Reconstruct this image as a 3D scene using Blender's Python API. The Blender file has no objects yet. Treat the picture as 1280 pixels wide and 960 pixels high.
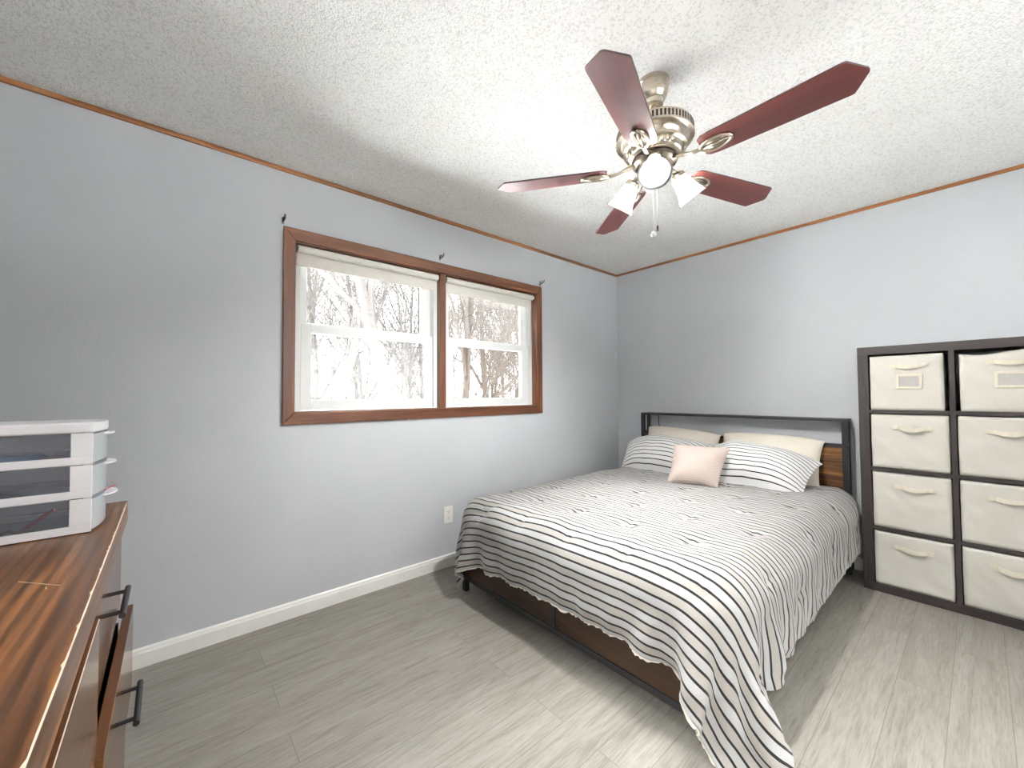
import bpy, bmesh, math, random
import numpy as np
from mathutils import Vector, Matrix, noise

PI = math.pi
SC = bpy.context.scene
COL = SC.collection

# ------------------------------------------------------------------ camera, sky, exposure
cam_data = bpy.data.cameras.new('camera')
cam = bpy.data.objects.new('camera', cam_data)
COL.objects.link(cam)
F_PX, YAW, PITCH, ROLL = 500.785, math.radians(49.3605), math.radians(1.5752), math.radians(-0.3561)
cam_data.sensor_width = 36.0
cam_data.lens = 36.0 * F_PX / 1280.0
cam_data.clip_start = 0.02
cam_data.clip_end = 200
ax = Vector((-math.sin(YAW) * math.cos(PITCH), math.cos(YAW) * math.cos(PITCH), math.sin(PITCH)))
rt = Vector((math.cos(YAW), math.sin(YAW), 0))
up = rt.cross(ax)
R_ = math.cos(ROLL) * rt + math.sin(ROLL) * up
U_ = -math.sin(ROLL) * rt + math.cos(ROLL) * up
cam.matrix_world = Matrix(((R_.x, U_.x, -ax.x, 2.444), (R_.y, U_.y, -ax.y, -3.549), (R_.z, U_.z, -ax.z, 1.191), (0, 0, 0, 1)))
SC.camera = cam

SKY_LOW = 3.2        # overcast winter sky: radiance at the horizon and overhead
SKY_HIGH = 42.0
LAMP_L = 2300.0      # radiance of each of the three lit fan bulbs
HALL_FILL_L = 230.0       # radiance of the ceiling light in the added, unseen hallway
EXPOSURE = 1.46
world = bpy.data.worlds.new('overcast_sky')
SC.world = world
world.use_nodes = True
wt = world.node_tree
wn = wt.nodes
# overcast sky: dim along the horizon, several times brighter overhead
tc_ = wn.new('ShaderNodeTexCoord')
sx_ = wn.new('ShaderNodeSeparateXYZ')
wt.links.new(tc_.outputs['Generated'], sx_.inputs[0])
mr_ = wn.new('ShaderNodeMapRange')
mr_.interpolation_type = 'SMOOTHSTEP'
mr_.inputs['From Min'].default_value = 0.32
mr_.inputs['From Max'].default_value = 0.85
mr_.inputs['To Min'].default_value = SKY_LOW
mr_.inputs['To Max'].default_value = SKY_HIGH
wt.links.new(sx_.outputs['Z'], mr_.inputs['Value'])
wn['Background'].inputs[0].default_value = (1.0, 0.99, 0.975, 1)
wt.links.new(mr_.outputs[0], wn['Background'].inputs[1])
vs = SC.view_settings
SC.display_settings.display_device = 'sRGB'
vs.view_transform = 'Standard'
vs.look = 'None'
vs.exposure = EXPOSURE
vs.gamma = 1.0
vs.use_curve_mapping = False
try:
    SC.cycles.use_denoising = True
    SC.cycles.max_bounces = 14
    SC.cycles.diffuse_bounces = 8
    SC.cycles.transparent_max_bounces = 16
    SC.cycles.sample_clamp_indirect = 6.0
    SC.cycles.caustics_reflective = False
    SC.cycles.caustics_refractive = False
except Exception:
    pass

# ------------------------------------------------------------------ helpers
def s2l(c):
    return tuple(((v / 255.0) / 12.92 if v <= 10.31 else (((v / 255.0) + 0.055) / 1.055) ** 2.4) for v in c)

class Nodes:
    def __init__(self, name, rough=0.5, metallic=0.0, spec=0.5):
        self.m = bpy.data.materials.new(name)
        self.m.use_nodes = True
        self.t = self.m.node_tree
        self.b = self.t.nodes['Principled BSDF']
        self.b.inputs['Roughness'].default_value = rough
        self.b.inputs['Metallic'].default_value = metallic
        self.b.inputs['Specular IOR Level'].default_value = spec
    def n(self, kind, **kw):
        nd = self.t.nodes.new(kind)
        for k, v in kw.items():
            setattr(nd, k, v)
        return nd
    def link(self, a, b):
        self.t.links.new(a, b)
    def coord(self, out='Object', scale=(1, 1, 1), rot=(0, 0, 0), loc=(0, 0, 0)):
        tc = self.n('ShaderNodeTexCoord')
        mp = self.n('ShaderNodeMapping')
        mp.inputs['Scale'].default_value = scale
        mp.inputs['Rotation'].default_value = rot
        mp.inputs['Location'].default_value = loc
        self.link(tc.outputs[out], mp.inputs[0])
        return mp.outputs[0]
    def noise(self, vec, scale, detail=4, rough=0.55, dist=0.0):
        nd = self.n('ShaderNodeTexNoise')
        nd.inputs['Scale'].default_value = scale
        nd.inputs['Detail'].default_value = detail
        nd.inputs['Roughness'].default_value = rough
        nd.inputs['Distortion'].default_value = dist
        self.link(vec, nd.inputs['Vector'])
        return nd
    def ramp(self, fac, stops):
        nd = self.n('ShaderNodeValToRGB')
        el = nd.color_ramp.elements
        while len(el) < len(stops):
            el.new(0.5)
        for e, (p, c) in zip(el, stops):
            e.position = p
            e.color = (*c, 1)
        self.link(fac, nd.inputs[0])
        return nd.outputs[0]
    def mix(self, fac, a, b, blend='MIX'):
        nd = self.n('ShaderNodeMix', data_type='RGBA', blend_type=blend)
        for sock, v in ((nd.inputs[0], fac), (nd.inputs[6], a), (nd.inputs[7], b)):
            if isinstance(v, (int, float)):
                sock.default_value = v
            elif isinstance(v, tuple):
                sock.default_value = (*v, 1)
            else:
                self.link(v, sock)
        return nd.outputs[2]
    def math(self, op, a, b=0.0):
        nd = self.n('ShaderNodeMath', operation=op)
        for sock, v in ((nd.inputs[0], a), (nd.inputs[1], b)):
            if isinstance(v, (int, float)):
                sock.default_value = v
            else:
                self.link(v, sock)
        return nd.outputs[0]
    def color(self, c):
        if isinstance(c, tuple):
            self.b.inputs['Base Color'].default_value = (*c, 1)
        else:
            self.link(c, self.b.inputs['Base Color'])
    def bump(self, h, strength=0.3, dist=0.01):
        nd = self.n('ShaderNodeBump')
        nd.inputs['Strength'].default_value = strength
        nd.inputs['Distance'].default_value = dist
        self.link(h, nd.inputs['Height'])
        self.link(nd.outputs[0], self.b.inputs['Normal'])

def flat_mat(name, rgb, rough=0.5, metallic=0.0, spec=0.5, var=0.06, scale=14):
    k = Nodes(name, rough, metallic, spec)
    c = s2l(rgb)
    v = k.noise(k.coord(), scale, 3)
    lo = tuple(x * (1 - var) for x in c)
    hi = tuple(min(1, x * (1 + var)) for x in c)
    k.color(k.ramp(v.outputs['Fac'], [(0.3, lo), (0.7, hi)]))
    return k.m

def wood_mat(name, dark, mid, light, axis='X', scale=1.0, rough=0.4, spec=0.5, fine=1.0, rings=0.0, out='Object'):
    k = Nodes(name, rough, 0, spec)
    st = {'X': (0.5, 7, 7), 'Y': (7, 0.5, 7), 'Z': (7, 7, 0.5)}[axis]
    st2 = {'X': (2.2, 70, 70), 'Y': (70, 2.2, 70), 'Z': (70, 70, 2.2)}[axis]
    v1 = k.noise(k.coord(out, tuple(s * scale for s in st)), 1.0, 6, 0.62, 1.1)
    v2 = k.noise(k.coord(out, tuple(s * scale for s in st2)), 1.0, 4, 0.65)
    a = k.ramp(v1.outputs['Fac'], [(0.28, dark), (0.5, mid), (0.72, light)])
    g = k.ramp(v2.outputs['Fac'], [(0.32, (1 - 0.42 * fine,) * 3), (0.62, (1.0, 1.0, 1.0))])
    c = k.mix(1.0, a, g, 'MULTIPLY')
    if rings:
        wv = k.n('ShaderNodeTexWave', wave_type='BANDS', bands_direction={'X': 'Y', 'Y': 'X', 'Z': 'X'}[axis])
        wv.inputs['Scale'].default_value = rings
        wv.inputs['Distortion'].default_value = 6.0
        wv.inputs['Detail'].default_value = 3.0
        wv.inputs['Detail Scale'].default_value = 0.5
        sq = {'X': (0.10, 1, 1), 'Y': (1, 0.10, 1), 'Z': (1, 1, 0.10)}[axis]
        sk = k.n('ShaderNodeMapping')
        sk.inputs['Scale'].default_value = sq
        sk.inputs['Rotation'].default_value = (0.6, 0, 0) if axis == 'X' else (0, 0, 0)
        tc = k.n('ShaderNodeTexCoord')
        k.link(tc.outputs[out], sk.inputs[0])
        k.link(sk.outputs[0], wv.inputs['Vector'])
        rg = k.ramp(wv.outputs['Fac'], [(0.10, (0.50, 0.45, 0.42)), (0.6, (1.10, 1.07, 1.03))])
        c = k.mix(0.85, c, rg, 'MULTIPLY')
    k.color(c)
    k.bump(v2.outputs['Fac'], 0.15, 0.002)
    return k.m

def mesh_obj(name, bm, m, parent=None, smooth=False, bevel=0.0, segs=2, loc=None):
    bmesh.ops.recalc_face_normals(bm, faces=bm.faces[:])
    me = bpy.data.meshes.new(name)
    bm.to_mesh(me)
    bm.free()
    ms = m if isinstance(m, (list, tuple)) else [m]
    for q in ms:
        me.materials.append(q)
    if smooth:
        for p in me.polygons:
            p.use_smooth = True
    o = bpy.data.objects.new(name, me)
    COL.objects.link(o)
    if parent is not None:
        o.parent = parent
    if loc is not None:
        o.location = loc
    if bevel:
        b = o.modifiers.new('bevel', 'BEVEL')
        b.width = bevel
        b.segments = segs
        b.limit_method = 'ANGLE'
        b.angle_limit = math.radians(40)
        b.harden_normals = False
    return o

def tag(o, label=None, cat=None, group=None, kind=None):
    for k, v in (('label', label), ('category', cat), ('group', group), ('kind', kind)):
        if v:
            o[k] = v
    return o

def thing(name, label, cat, loc=(0, 0, 0), rotz=0.0, group=None):
    o = bpy.data.objects.new(name, None)
    o.empty_display_size = 0.05
    COL.objects.link(o)
    o.location = loc
    o.rotation_euler = (0, 0, rotz)
    return tag(o, label, cat, group)

def children_of(o):
    return [c for c in bpy.data.objects if c.parent == o]

def copy_tree(o, parent=None):
    c = o.copy()
    COL.objects.link(c)
    if parent is not None:
        c.parent = parent
    for ch in children_of(o):
        copy_tree(ch, c)
    return c

def BM():
    return bmesh.new()

def box(bm, x0, x1, y0, y1, z0, z1, mi=0):
    x0, x1 = min(x0, x1), max(x0, x1)
    y0, y1 = min(y0, y1), max(y0, y1)
    z0, z1 = min(z0, z1), max(z0, z1)
    v = [bm.verts.new(p) for p in ((x0, y0, z0), (x1, y0, z0), (x1, y1, z0), (x0, y1, z0), (x0, y0, z1), (x1, y0, z1), (x1, y1, z1), (x0, y1, z1))]
    for f in ((0, 3, 2, 1), (4, 5, 6, 7), (0, 1, 5, 4), (1, 2, 6, 5), (2, 3, 7, 6), (3, 0, 4, 7)):
        fc = bm.faces.new([v[i] for i in f])
        fc.material_index = mi
    return bm

def lathe(bm, prof, n=40, mat=None, closed=True):
    """profile = [(radius, z)...] about Z"""
    rings = []
    for r, z in prof:
        if r < 1e-6:
            rings.append([bm.verts.new((0, 0, z))])
        else:
            rings.append([bm.verts.new((r * math.cos(2 * PI * i / n), r * math.sin(2 * PI * i / n), z)) for i in range(n)])
    for a, b in zip(rings, rings[1:]):
        for i in range(n):
            j = (i + 1) % n
            if len(a) == 1 and len(b) == 1:
                continue
            if len(a) == 1:
                bm.faces.new((a[0], b[i], b[j]))
            elif len(b) == 1:
                bm.faces.new((a[i], a[j], b[0]))
            else:
                bm.faces.new((a[i], a[j], b[j], b[i]))
    if mat is not None:
        vs_ = [v for r in rings for v in r]
        bmesh.ops.transform(bm, matrix=mat, verts=vs_)
    return bm

def tube(bm, pts, rad, n=8, cap=True):
    pts = [Vector(p) for p in pts]
    rads = rad if isinstance(rad, (list, tuple)) else [rad] * len(pts)
    rings = []
    prev = None
    for i, p in enumerate(pts):
        d = (pts[min(i + 1, len(pts) - 1)] - pts[max(i - 1, 0)]).normalized()
        if prev is None:
            a = Vector((0, 0, 1)) if abs(d.z) < 0.9 else Vector((1, 0, 0))
            s = d.cross(a).normalized()
        else:
            s = (prev - d * prev.dot(d)).normalized()
        prev = s
        t = d.cross(s)
        rings.append([bm.verts.new(p + (s * math.cos(2 * PI * k / n) + t * math.sin(2 * PI * k / n)) * rads[i]) for k in range(n)])
    for a, b in zip(rings, rings[1:]):
        for k in range(n):
            bm.faces.new((a[k], a[(k + 1) % n], b[(k + 1) % n], b[k]))
    if cap:
        bm.faces.new(rings[0][::-1])
        bm.faces.new(rings[-1])
    return bm

def prism(bm, outline, z0, z1, mat=None):
    a = [bm.verts.new((x, y, z0)) for x, y in outline]
    b = [bm.verts.new((x, y, z1)) for x, y in outline]
    bm.faces.new(a[::-1])
    bm.faces.new(b)
    n = len(a)
    for i in range(n):
        bm.faces.new((a[i], a[(i + 1) % n], b[(i + 1) % n], b[i]))
    if mat is not None:
        bmesh.ops.transform(bm, matrix=mat, verts=a + b)
    return bm

def grid_mesh(name, P, m, UV=None, parent=None, closed_u=False):
    """P: array rows x cols x 3, UV: rows x cols x 2"""
    ny, nx, _ = P.shape
    faces = [(j * nx + i, (j + 1) * nx + i, (j + 1) * nx + i + 1, j * nx + i + 1) for j in range(ny - 1) for i in range(nx - 1)]
    me = bpy.data.meshes.new(name)
    me.from_pydata(P.reshape(-1, 3).tolist(), [], faces)
    if UV is not None:
        uvl = me.uv_layers.new(name='UVMap')
        fl = UV.reshape(-1, 2)
        idx = np.array(faces).reshape(-1)
        uvl.data.foreach_set('uv', fl[idx].astype(np.float32).reshape(-1))
    me.materials.append(m)
    for p in me.polygons:
        p.use_smooth = True
    o = bpy.data.objects.new(name, me)
    COL.objects.link(o)
    if parent is not None:
        o.parent = parent
    return o

# ------------------------------------------------------------------ materials
def mat_wall():
    k = Nodes('grey_wall_paint', 0.55, 0, 0.35)
    co = k.coord('Object')
    v = k.noise(co, 1.3, 3)
    k.color(k.ramp(v.outputs['Fac'], [(0.3, s2l((195, 198, 202))), (0.7, s2l((200, 203, 207)))]))
    h = k.noise(co, 130, 3, 0.6)
    k.bump(h.outputs['Fac'], 0.22, 0.006)
    return k.m

def mat_ceiling():
    k = Nodes('popcorn_ceiling', 0.9, 0, 0.1)
    co = k.coord('Object')
    v1 = k.noise(co, 115, 3, 0.6)
    v2 = k.n('ShaderNodeTexVoronoi')
    v2.inputs['Scale'].default_value = 160
    k.link(co, v2.inputs['Vector'])
    big = k.noise(co, 2.2, 3)
    base = k.ramp(big.outputs['Fac'], [(0.3, s2l((242, 241, 238))), (0.7, s2l((248, 248, 246)))])
    spk = k.ramp(v1.outputs['Fac'], [(0.36, (0.80, 0.80, 0.79)), (0.5, (1, 1, 1))])  # shade of the popcorn relief put into the colour: low spots darkened
    k.color(k.mix(1.0, base, spk, 'MULTIPLY'))
    h = k.math('ADD', v1.outputs['Fac'], k.math('MULTIPLY', v2.outputs['Distance'], -0.6))
    k.bump(h, 0.5, 0.010)
    return k.m

def mat_floor():
    k = Nodes('grey_oak_plank_floor', 0.42, 0, 0.4)
    br = k.n('ShaderNodeTexBrick')
    br.offset = 0.37
    br.offset_frequency = 2
    br.inputs['Scale'].default_value = 1.0
    br.inputs['Brick Width'].default_value = 1.22
    br.inputs['Row Height'].default_value = 0.152
    br.inputs['Mortar Size'].default_value = 0.0012
    br.inputs['Mortar Smooth'].default_value = 0.3
    br.inputs['Bias'].default_value = 0.0
    br.inputs['Color1'].default_value = (0.0, 0.0, 0.0, 1)
    br.inputs['Color2'].default_value = (1, 1, 1, 1)
    br.inputs['Mortar'].default_value = (0.5, 0.5, 0.5, 1)
    k.link(k.coord('Object', rot=(0, 0, PI / 2), loc=(0.0, 0.09, 0)), br.inputs['Vector'])
    # each plank shifts the grain
    tc = k.n('ShaderNodeTexCoord')
    sh = k.n('ShaderNodeVectorMath', operation='MULTIPLY')
    k.link(br.outputs['Color'], sh.inputs[0])
    sh.inputs[1].default_value = (3.1, 7.7, 2.0)
    ad = k.n('ShaderNodeVectorMath', operation='ADD')
    k.link(tc.outputs['Object'], ad.inputs[0])
    k.link(sh.outputs[0], ad.inputs[1])
    def mp(s):
        m_ = k.n('ShaderNodeMapping')
        m_.inputs['Scale'].default_value = s
        k.link(ad.outputs[0], m_.inputs[0])
        return m_.outputs[0]
    g1 = k.noise(mp((13, 1.3, 1)), 1.0, 6, 0.68, 1.4)
    g2 = k.noise(mp((190, 12, 1)), 1.0, 4, 0.7)
    g3 = k.noise(mp((58, 3.0, 1)), 1.0, 5, 0.7, 0.8)
    base = k.ramp(g1.outputs['Fac'], [(0.27, s2l((126, 122, 115))), (0.5, s2l((144, 140, 133))), (0.75, s2l((157, 153, 146)))])
    f = k.ramp(g2.outputs['Fac'], [(0.32, (0.72, 0.71, 0.70)), (0.58, (1, 1, 1))])
    f3 = k.ramp(g3.outputs['Fac'], [(0.30, (0.66, 0.64, 0.61)), (0.46, (1, 1, 1))])
    c = k.mix(0.9, base, f, 'MULTIPLY')
    c = k.mix(0.8, c, f3, 'MULTIPLY')
    tone = k.ramp(br.outputs['Color'], [(0.0, (0.93, 0.925, 0.92)), (1.0, (1.03, 1.025, 1.02))])
    c = k.mix(1.0, c, tone, 'MULTIPLY')
    c = k.mix(k.math('MULTIPLY', br.outputs['Fac'], 0.6), c, s2l((84, 78, 70)))
    k.color(c)
    k.bump(g2.outputs['Fac'], 0.12, 0.002)
    return k.m

def mat_stripe(name, step=0.034, line_hi=0.235, tint=1.0, w=(160, 173), bg=(152, 164)):
    """ticking stripe along U; V in metres"""
    k = Nodes(name, 0.85, 0, 0.2)
    tc = k.n('ShaderNodeTexCoord')
    sep = k.n('ShaderNodeSeparateXYZ')
    k.link(tc.outputs['UV'], sep.inputs[0])
    v = sep.outputs['Y']
    wob = k.noise(tc.outputs['UV'], 7.0, 2)
    vv = k.math('ADD', v, k.math('MULTIPLY', k.math('SUBTRACT', wob.outputs['Fac'], 0.5), 0.003))
    t = k.math('DIVIDE', vv, step)
    fr = k.math('FRACT', t)
    line = k.math('LESS_THAN', fr, line_hi)
    t2 = k.math('FRACT', k.math('DIVIDE', vv, 2 * step))
    band = k.math('GREATER_THAN', t2, 0.54)
    weave = k.noise(k.coord('UV', (900, 120, 1)), 1.0, 2)
    white = k.ramp(weave.outputs['Fac'], [(0.3, s2l((w[0],) * 3)), (0.7, s2l((w[1],) * 3))])
    beige = k.ramp(weave.outputs['Fac'], [(0.3, s2l((bg[0], bg[0] - 4, bg[0] - 9))), (0.7, s2l((bg[1], bg[1] - 4, bg[1] - 9)))])
    c = k.mix(k.math('MULTIPLY', band, tint), white, beige)
    slub = k.noise(k.coord('UV', (260, 40, 1)), 1.0, 2)
    dark = k.ramp(slub.outputs['Fac'], [(0.25, s2l((26, 26, 28))), (0.75, s2l((44, 43, 45)))])
    c = k.mix(line, c, dark)
    k.color(c)
    k.b.inputs['Sheen Weight'].default_value = 0.15
    h = k.noise(k.coord('UV', (420, 420, 1)), 1.0, 2)
    k.bump(h.outputs['Fac'], 0.25, 0.001)
    return k.m

def mat_fabric(name, lo, hi, scale=600, rough=0.9, bump=0.3, out='Object'):
    k = Nodes(name, rough, 0, 0.15)
    v = k.noise(k.coord(out), scale, 2)
    b = k.noise(k.coord(out), 6, 3)
    c = k.ramp(v.outputs['Fac'], [(0.3, s2l(lo)), (0.7, s2l(hi))])
    d = k.ramp(b.outputs['Fac'], [(0.3, (0.96, 0.96, 0.955)), (0.7, (1, 1, 1))])
    k.color(k.mix(1.0, c, d, 'MULTIPLY'))
    k.bump(v.outputs['Fac'], bump, 0.001)
    return k.m

def mat_knit():
    k = Nodes('blush_herringbone_knit', 0.9, 0, 0.15)
    tc = k.n('ShaderNodeTexCoord')
    sep = k.n('ShaderNodeSeparateXYZ')
    k.link(tc.outputs['UV'], sep.inputs[0])
    tri = k.math('PINGPONG', sep.outputs['X'], 0.018)
    w = k.math('FRACT', k.math('DIVIDE', k.math('ADD', sep.outputs['Y'], tri), 0.013))
    w2 = k.math('PINGPONG', w, 0.5)
    c = k.ramp(w2, [(0.05, s2l((170, 150, 141))), (0.34, s2l((214, 200, 192)))])
    k.color(c)
    k.bump(w2, 0.35, 0.003)
    return k.m

def mat_brass():
    k = Nodes('brushed_antique_nickel', 0.28, 1.0)
    v = k.noise(k.coord('Object', (40, 40, 400)), 1.0, 3)
    k.color(k.ramp(v.outputs['Fac'], [(0.3, s2l((176, 164, 146))), (0.7, s2l((214, 205, 190)))]))
    return k.m

def mat_shade_glass():
    k = Nodes('frosted_white_glass', 0.35)
    v = k.noise(k.coord('Object'), 9, 2)
    col = k.ramp(v.outputs['Fac'], [(0.3, (0.93, 0.92, 0.90)), (0.7, (0.97, 0.965, 0.95))])
    k.color(col)
    tr = k.n('ShaderNodeBsdfTranslucent')
    k.link(col, tr.inputs['Color'])
    mx = k.n('ShaderNodeMixShader')
    mx.inputs[0].default_value = 0.96
    out = k.t.nodes['Material Output']
    k.link(k.b.outputs[0], mx.inputs[1])
    k.link(tr.outputs[0], mx.inputs[2])
    k.link(mx.outputs[0], out.inputs['Surface'])
    return k.m

def mat_pane(name, haze=0.0, tint=(0.97, 0.985, 0.985)):
    """thin window glass: clear with a glossy coat, plus an optional painted haze that washes out the view"""
    m = bpy.data.materials.new(name)
    m.use_nodes = True
    t = m.node_tree
    t.nodes.clear()
    out = t.nodes.new('ShaderNodeOutputMaterial')
    tr = t.nodes.new('ShaderNodeBsdfTransparent')
    tr.inputs[0].default_value = (*tint, 1)
    gl = t.nodes.new('ShaderNodeBsdfGlossy')
    gl.inputs['Roughness'].default_value = 0.02
    fr = t.nodes.new('ShaderNodeFresnel')
    fr.inputs['IOR'].default_value = 1.35
    mx = t.nodes.new('ShaderNodeMixShader')
    t.links.new(fr.outputs[0], mx.inputs[0])
    t.links.new(tr.outputs[0], mx.inputs[1])
    t.links.new(gl.outputs[0], mx.inputs[2])
    last = mx.outputs[0]
    if haze > 0:
        tl = t.nodes.new('ShaderNodeBsdfTranslucent')
        tl.inputs[0].default_value = (0.95, 0.96, 0.97, 1)
        tc = t.nodes.new('ShaderNodeTexCoord')
        ns = t.nodes.new('ShaderNodeTexNoise')
        ns.inputs['Scale'].default_value = 5.0
        t.links.new(tc.outputs['Object'], ns.inputs['Vector'])
        mr = t.nodes.new('ShaderNodeMapRange')
        mr.inputs['From Min'].default_value = 0.3
        mr.inputs['From Max'].default_value = 0.7
        mr.inputs['To Min'].default_value = haze * 0.75
        mr.inputs['To Max'].default_value = min(1, haze * 1.25)
        t.links.new(ns.outputs['Fac'], mr.inputs['Value'])
        m2 = t.nodes.new('ShaderNodeMixShader')
        t.links.new(mr.outputs[0], m2.inputs[0])
        t.links.new(last, m2.inputs[1])
        t.links.new(tl.outputs[0], m2.inputs[2])
        last = m2.outputs[0]
    t.links.new(last, out.inputs['Surface'])
    return m

def mat_clear_plastic(name, tint, alpha):
    k = Nodes(name, 0.22, 0, 0.5)
    k.color(tint)
    k.b.inputs['Alpha'].default_value = alpha
    return k.m

def mat_bulb(name='lit_bulb', L=0.0):
    m = bpy.data.materials.new(name)
    m.use_nodes = True
    b = m.node_tree.nodes['Principled BSDF']
    b.inputs['Base Color'].default_value = (1, 1, 1, 1)
    b.inputs['Emission Color'].default_value = (1.0, 0.985, 0.965, 1)
    b.inputs['Emission Strength'].default_value = L
    return m

def mat_bark(name, lo, hi):
    k = Nodes(name, 0.9, 0, 0.1)
    v = k.noise(k.coord('Object', (6, 6, 1.4)), 3.0, 5, 0.7)
    k.color(k.ramp(v.outputs['Fac'], [(0.3, s2l(lo)), (0.7, s2l(hi))]))
    return k.m

M = dict(
    wall=mat_wall(), ceiling=mat_ceiling(), floor=mat_floor(),
    white_trim=flat_mat('white_semi_gloss_trim', (238, 237, 233), 0.35, var=0.02),
    oak_trim=wood_mat('oak_ceiling_trim', s2l((110, 66, 32)), s2l((146, 94, 50)), s2l((170, 116, 66)), 'Y', 1.0, 0.4),
    oak_trim_x=wood_mat('oak_ceiling_trim_across', s2l((110, 66, 32)), s2l((146, 94, 50)), s2l((170, 116, 66)), 'X', 1.0, 0.4),
    casing=wood_mat('stained_window_casing', s2l((82, 47, 29)), s2l((116, 70, 43)), s2l((146, 97, 64)), 'Y', 1.6, 0.33, 0.6),
    casing_v=wood_mat('stained_window_casing_upright', s2l((82, 47, 29)), s2l((116, 70, 43)), s2l((146, 97, 64)), 'Z', 1.6, 0.33, 0.6),
    vinyl=flat_mat('white_vinyl', (224, 226, 225), 0.4, var=0.015),
    shade_cloth=mat_fabric('roller_shade_cloth', (226, 222, 214), (238, 236, 230), 500),
    blackmetal=flat_mat('matt_black_metal', (40, 40, 44), 0.45, 0.2, 0.5, 0.12, 30),
    bedwood=wood_mat('rustic_brown_bed_board', s2l((40, 25, 14)), s2l((98, 64, 34)), s2l((158, 112, 62)), 'X', 2.6, 0.5, 0.4, 0.8, rings=2.5),
    footwood=wood_mat('dark_brown_foot_board', s2l((36, 24, 16)), s2l((60, 42, 29)), s2l((82, 59, 41)), 'X', 1.3, 0.5, 0.4, 0.7),
    sidewood=wood_mat('dark_brown_side_board', s2l((36, 24, 16)), s2l((60, 42, 29)), s2l((82, 59, 41)), 'Y', 1.3, 0.5, 0.4, 0.7),
    shelf=wood_mat('black_brown_shelf', s2l((38, 32, 31)), s2l((52, 45, 44)), s2l((70, 61, 59)), 'X', 2.5, 0.5, 0.4, 0.5),
    shelf_v=wood_mat('black_brown_shelf_upright', s2l((38, 32, 31)), s2l((52, 45, 44)), s2l((70, 61, 59)), 'Z', 2.5, 0.5, 0.4, 0.5),
    bin=mat_fabric('cream_bin_canvas', (188, 185, 177), (204, 201, 193), 420),
    bin_strap=mat_fabric('cream_strap', (198, 191, 174), (214, 208, 192), 300),
    sheet=mat_fabric('cream_pillowcase', (206, 199, 187), (221, 214, 202), 300),
    mattress=mat_fabric('white_mattress_ticking', (222, 222, 218), (234, 234, 231), 300),
    stripe=mat_stripe('striped_comforter_cotton'),  # whites darkened to offset the strong lamp light on the bed
    stripe_sham=mat_stripe('striped_sham_cotton', 0.0305, 0.19, 0.3, (214, 226), (206, 218)),  # same cotton painted paler, since the upright pillows catch less light
    knit=mat_knit(),
    brass=mat_brass(),
    brass_dark=flat_mat('dark_nickel', (96, 88, 78), 0.35, 0.9),
    blade=wood_mat('mahogany_blade', s2l((58, 24, 23)), s2l((88, 38, 36)), s2l((110, 56, 51)), 'X', 2.2, 0.4, 0.7, 0.55),
    blade_edge=flat_mat('blade_dark_edge', (52, 34, 34), 0.4),
    shade_glass=mat_shade_glass(), shade_outer=mat_pane('clear_shade_glass', 0.0), bulb=mat_bulb('lit_bulb', LAMP_L), hall_fill_dome=mat_bulb('added_hall_dome', HALL_FILL_L),
    added_hall=flat_mat('added_hall_paint', (232, 231, 228), 0.6, var=0.02),
    dresser_top=wood_mat('walnut_dresser_top', s2l((60, 37, 22)), s2l((120, 77, 42)), s2l((176, 120, 68)), 'X', 2.6, 0.3, 0.4, 0.8, rings=20.0),
    dresser=wood_mat('walnut_dresser_front', s2l((66, 42, 25)), s2l((116, 80, 48)), s2l((156, 113, 72)), 'X', 2.4, 0.15, 0.2, 0.8, rings=12.0),
    dresser_dark=wood_mat('dark_dresser_inside', s2l((66, 38, 20)), s2l((92, 56, 32)), s2l((110, 70, 42)), 'X', 1.0, 0.45, 0.4, 0.5),
    scratch=flat_mat('pale_worn_edge', (222, 206, 184), 0.7),
    plastic=flat_mat('white_plastic', (240, 240, 243), 0.3, var=0.01),
    smoky=mat_clear_plastic('smoky_clear_drawer', s2l((120, 122, 132)), 0.34),
    frosted=mat_clear_plastic('frosted_clear_drawer', s2l((214, 220, 226)), 0.75),
    pane_clear=mat_pane('window_pane_clear', 0.0),
    pane_haze=mat_pane('window_pane_faint_haze', 0.001),  # faint painted haze over the view
    pane_hazy=mat_pane('window_pane_hazy', 0.006),  # stronger painted haze, pales the view through the pane
    steel=flat_mat('dull_steel', (118, 118, 120), 0.3, 0.9),
    chrome=flat_mat('bright_chrome', (224, 226, 228), 0.3, 0.85),
    dark=flat_mat('dark_slot', (28, 28, 28), 0.6),
    paper=flat_mat('pale_grey_label_film', (172, 168, 164), 0.35),
    bark_dark=mat_bark('dark_bark', (24, 20, 17), (42, 37, 32)),
    bark_grey=mat_bark('grey_bark', (34, 32, 31), (52, 50, 48)),
    bark_pale=mat_bark('pale_bark', (44, 42, 40), (62, 60, 58)),
    snow=flat_mat('fresh_snow', (240, 240, 242), 0.9, var=0.12, scale=1.5),
)

# ------------------------------------------------------------------ the room
RX, RY, RH = 4.35, -4.12, 2.44
WT = 0.14
WY0, WY1, WZ0, WZ1 = -3.03, -1.183, 1.10, 2.052      # window opening

def struct(name, bm, m, bevel=0.0, parent=None, label=None):
    o = mesh_obj(name, bm, m, parent, bevel=bevel)
    if parent is None:
        o['kind'] = 'structure'
    if label:
        o['label'] = label
    return o

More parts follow.
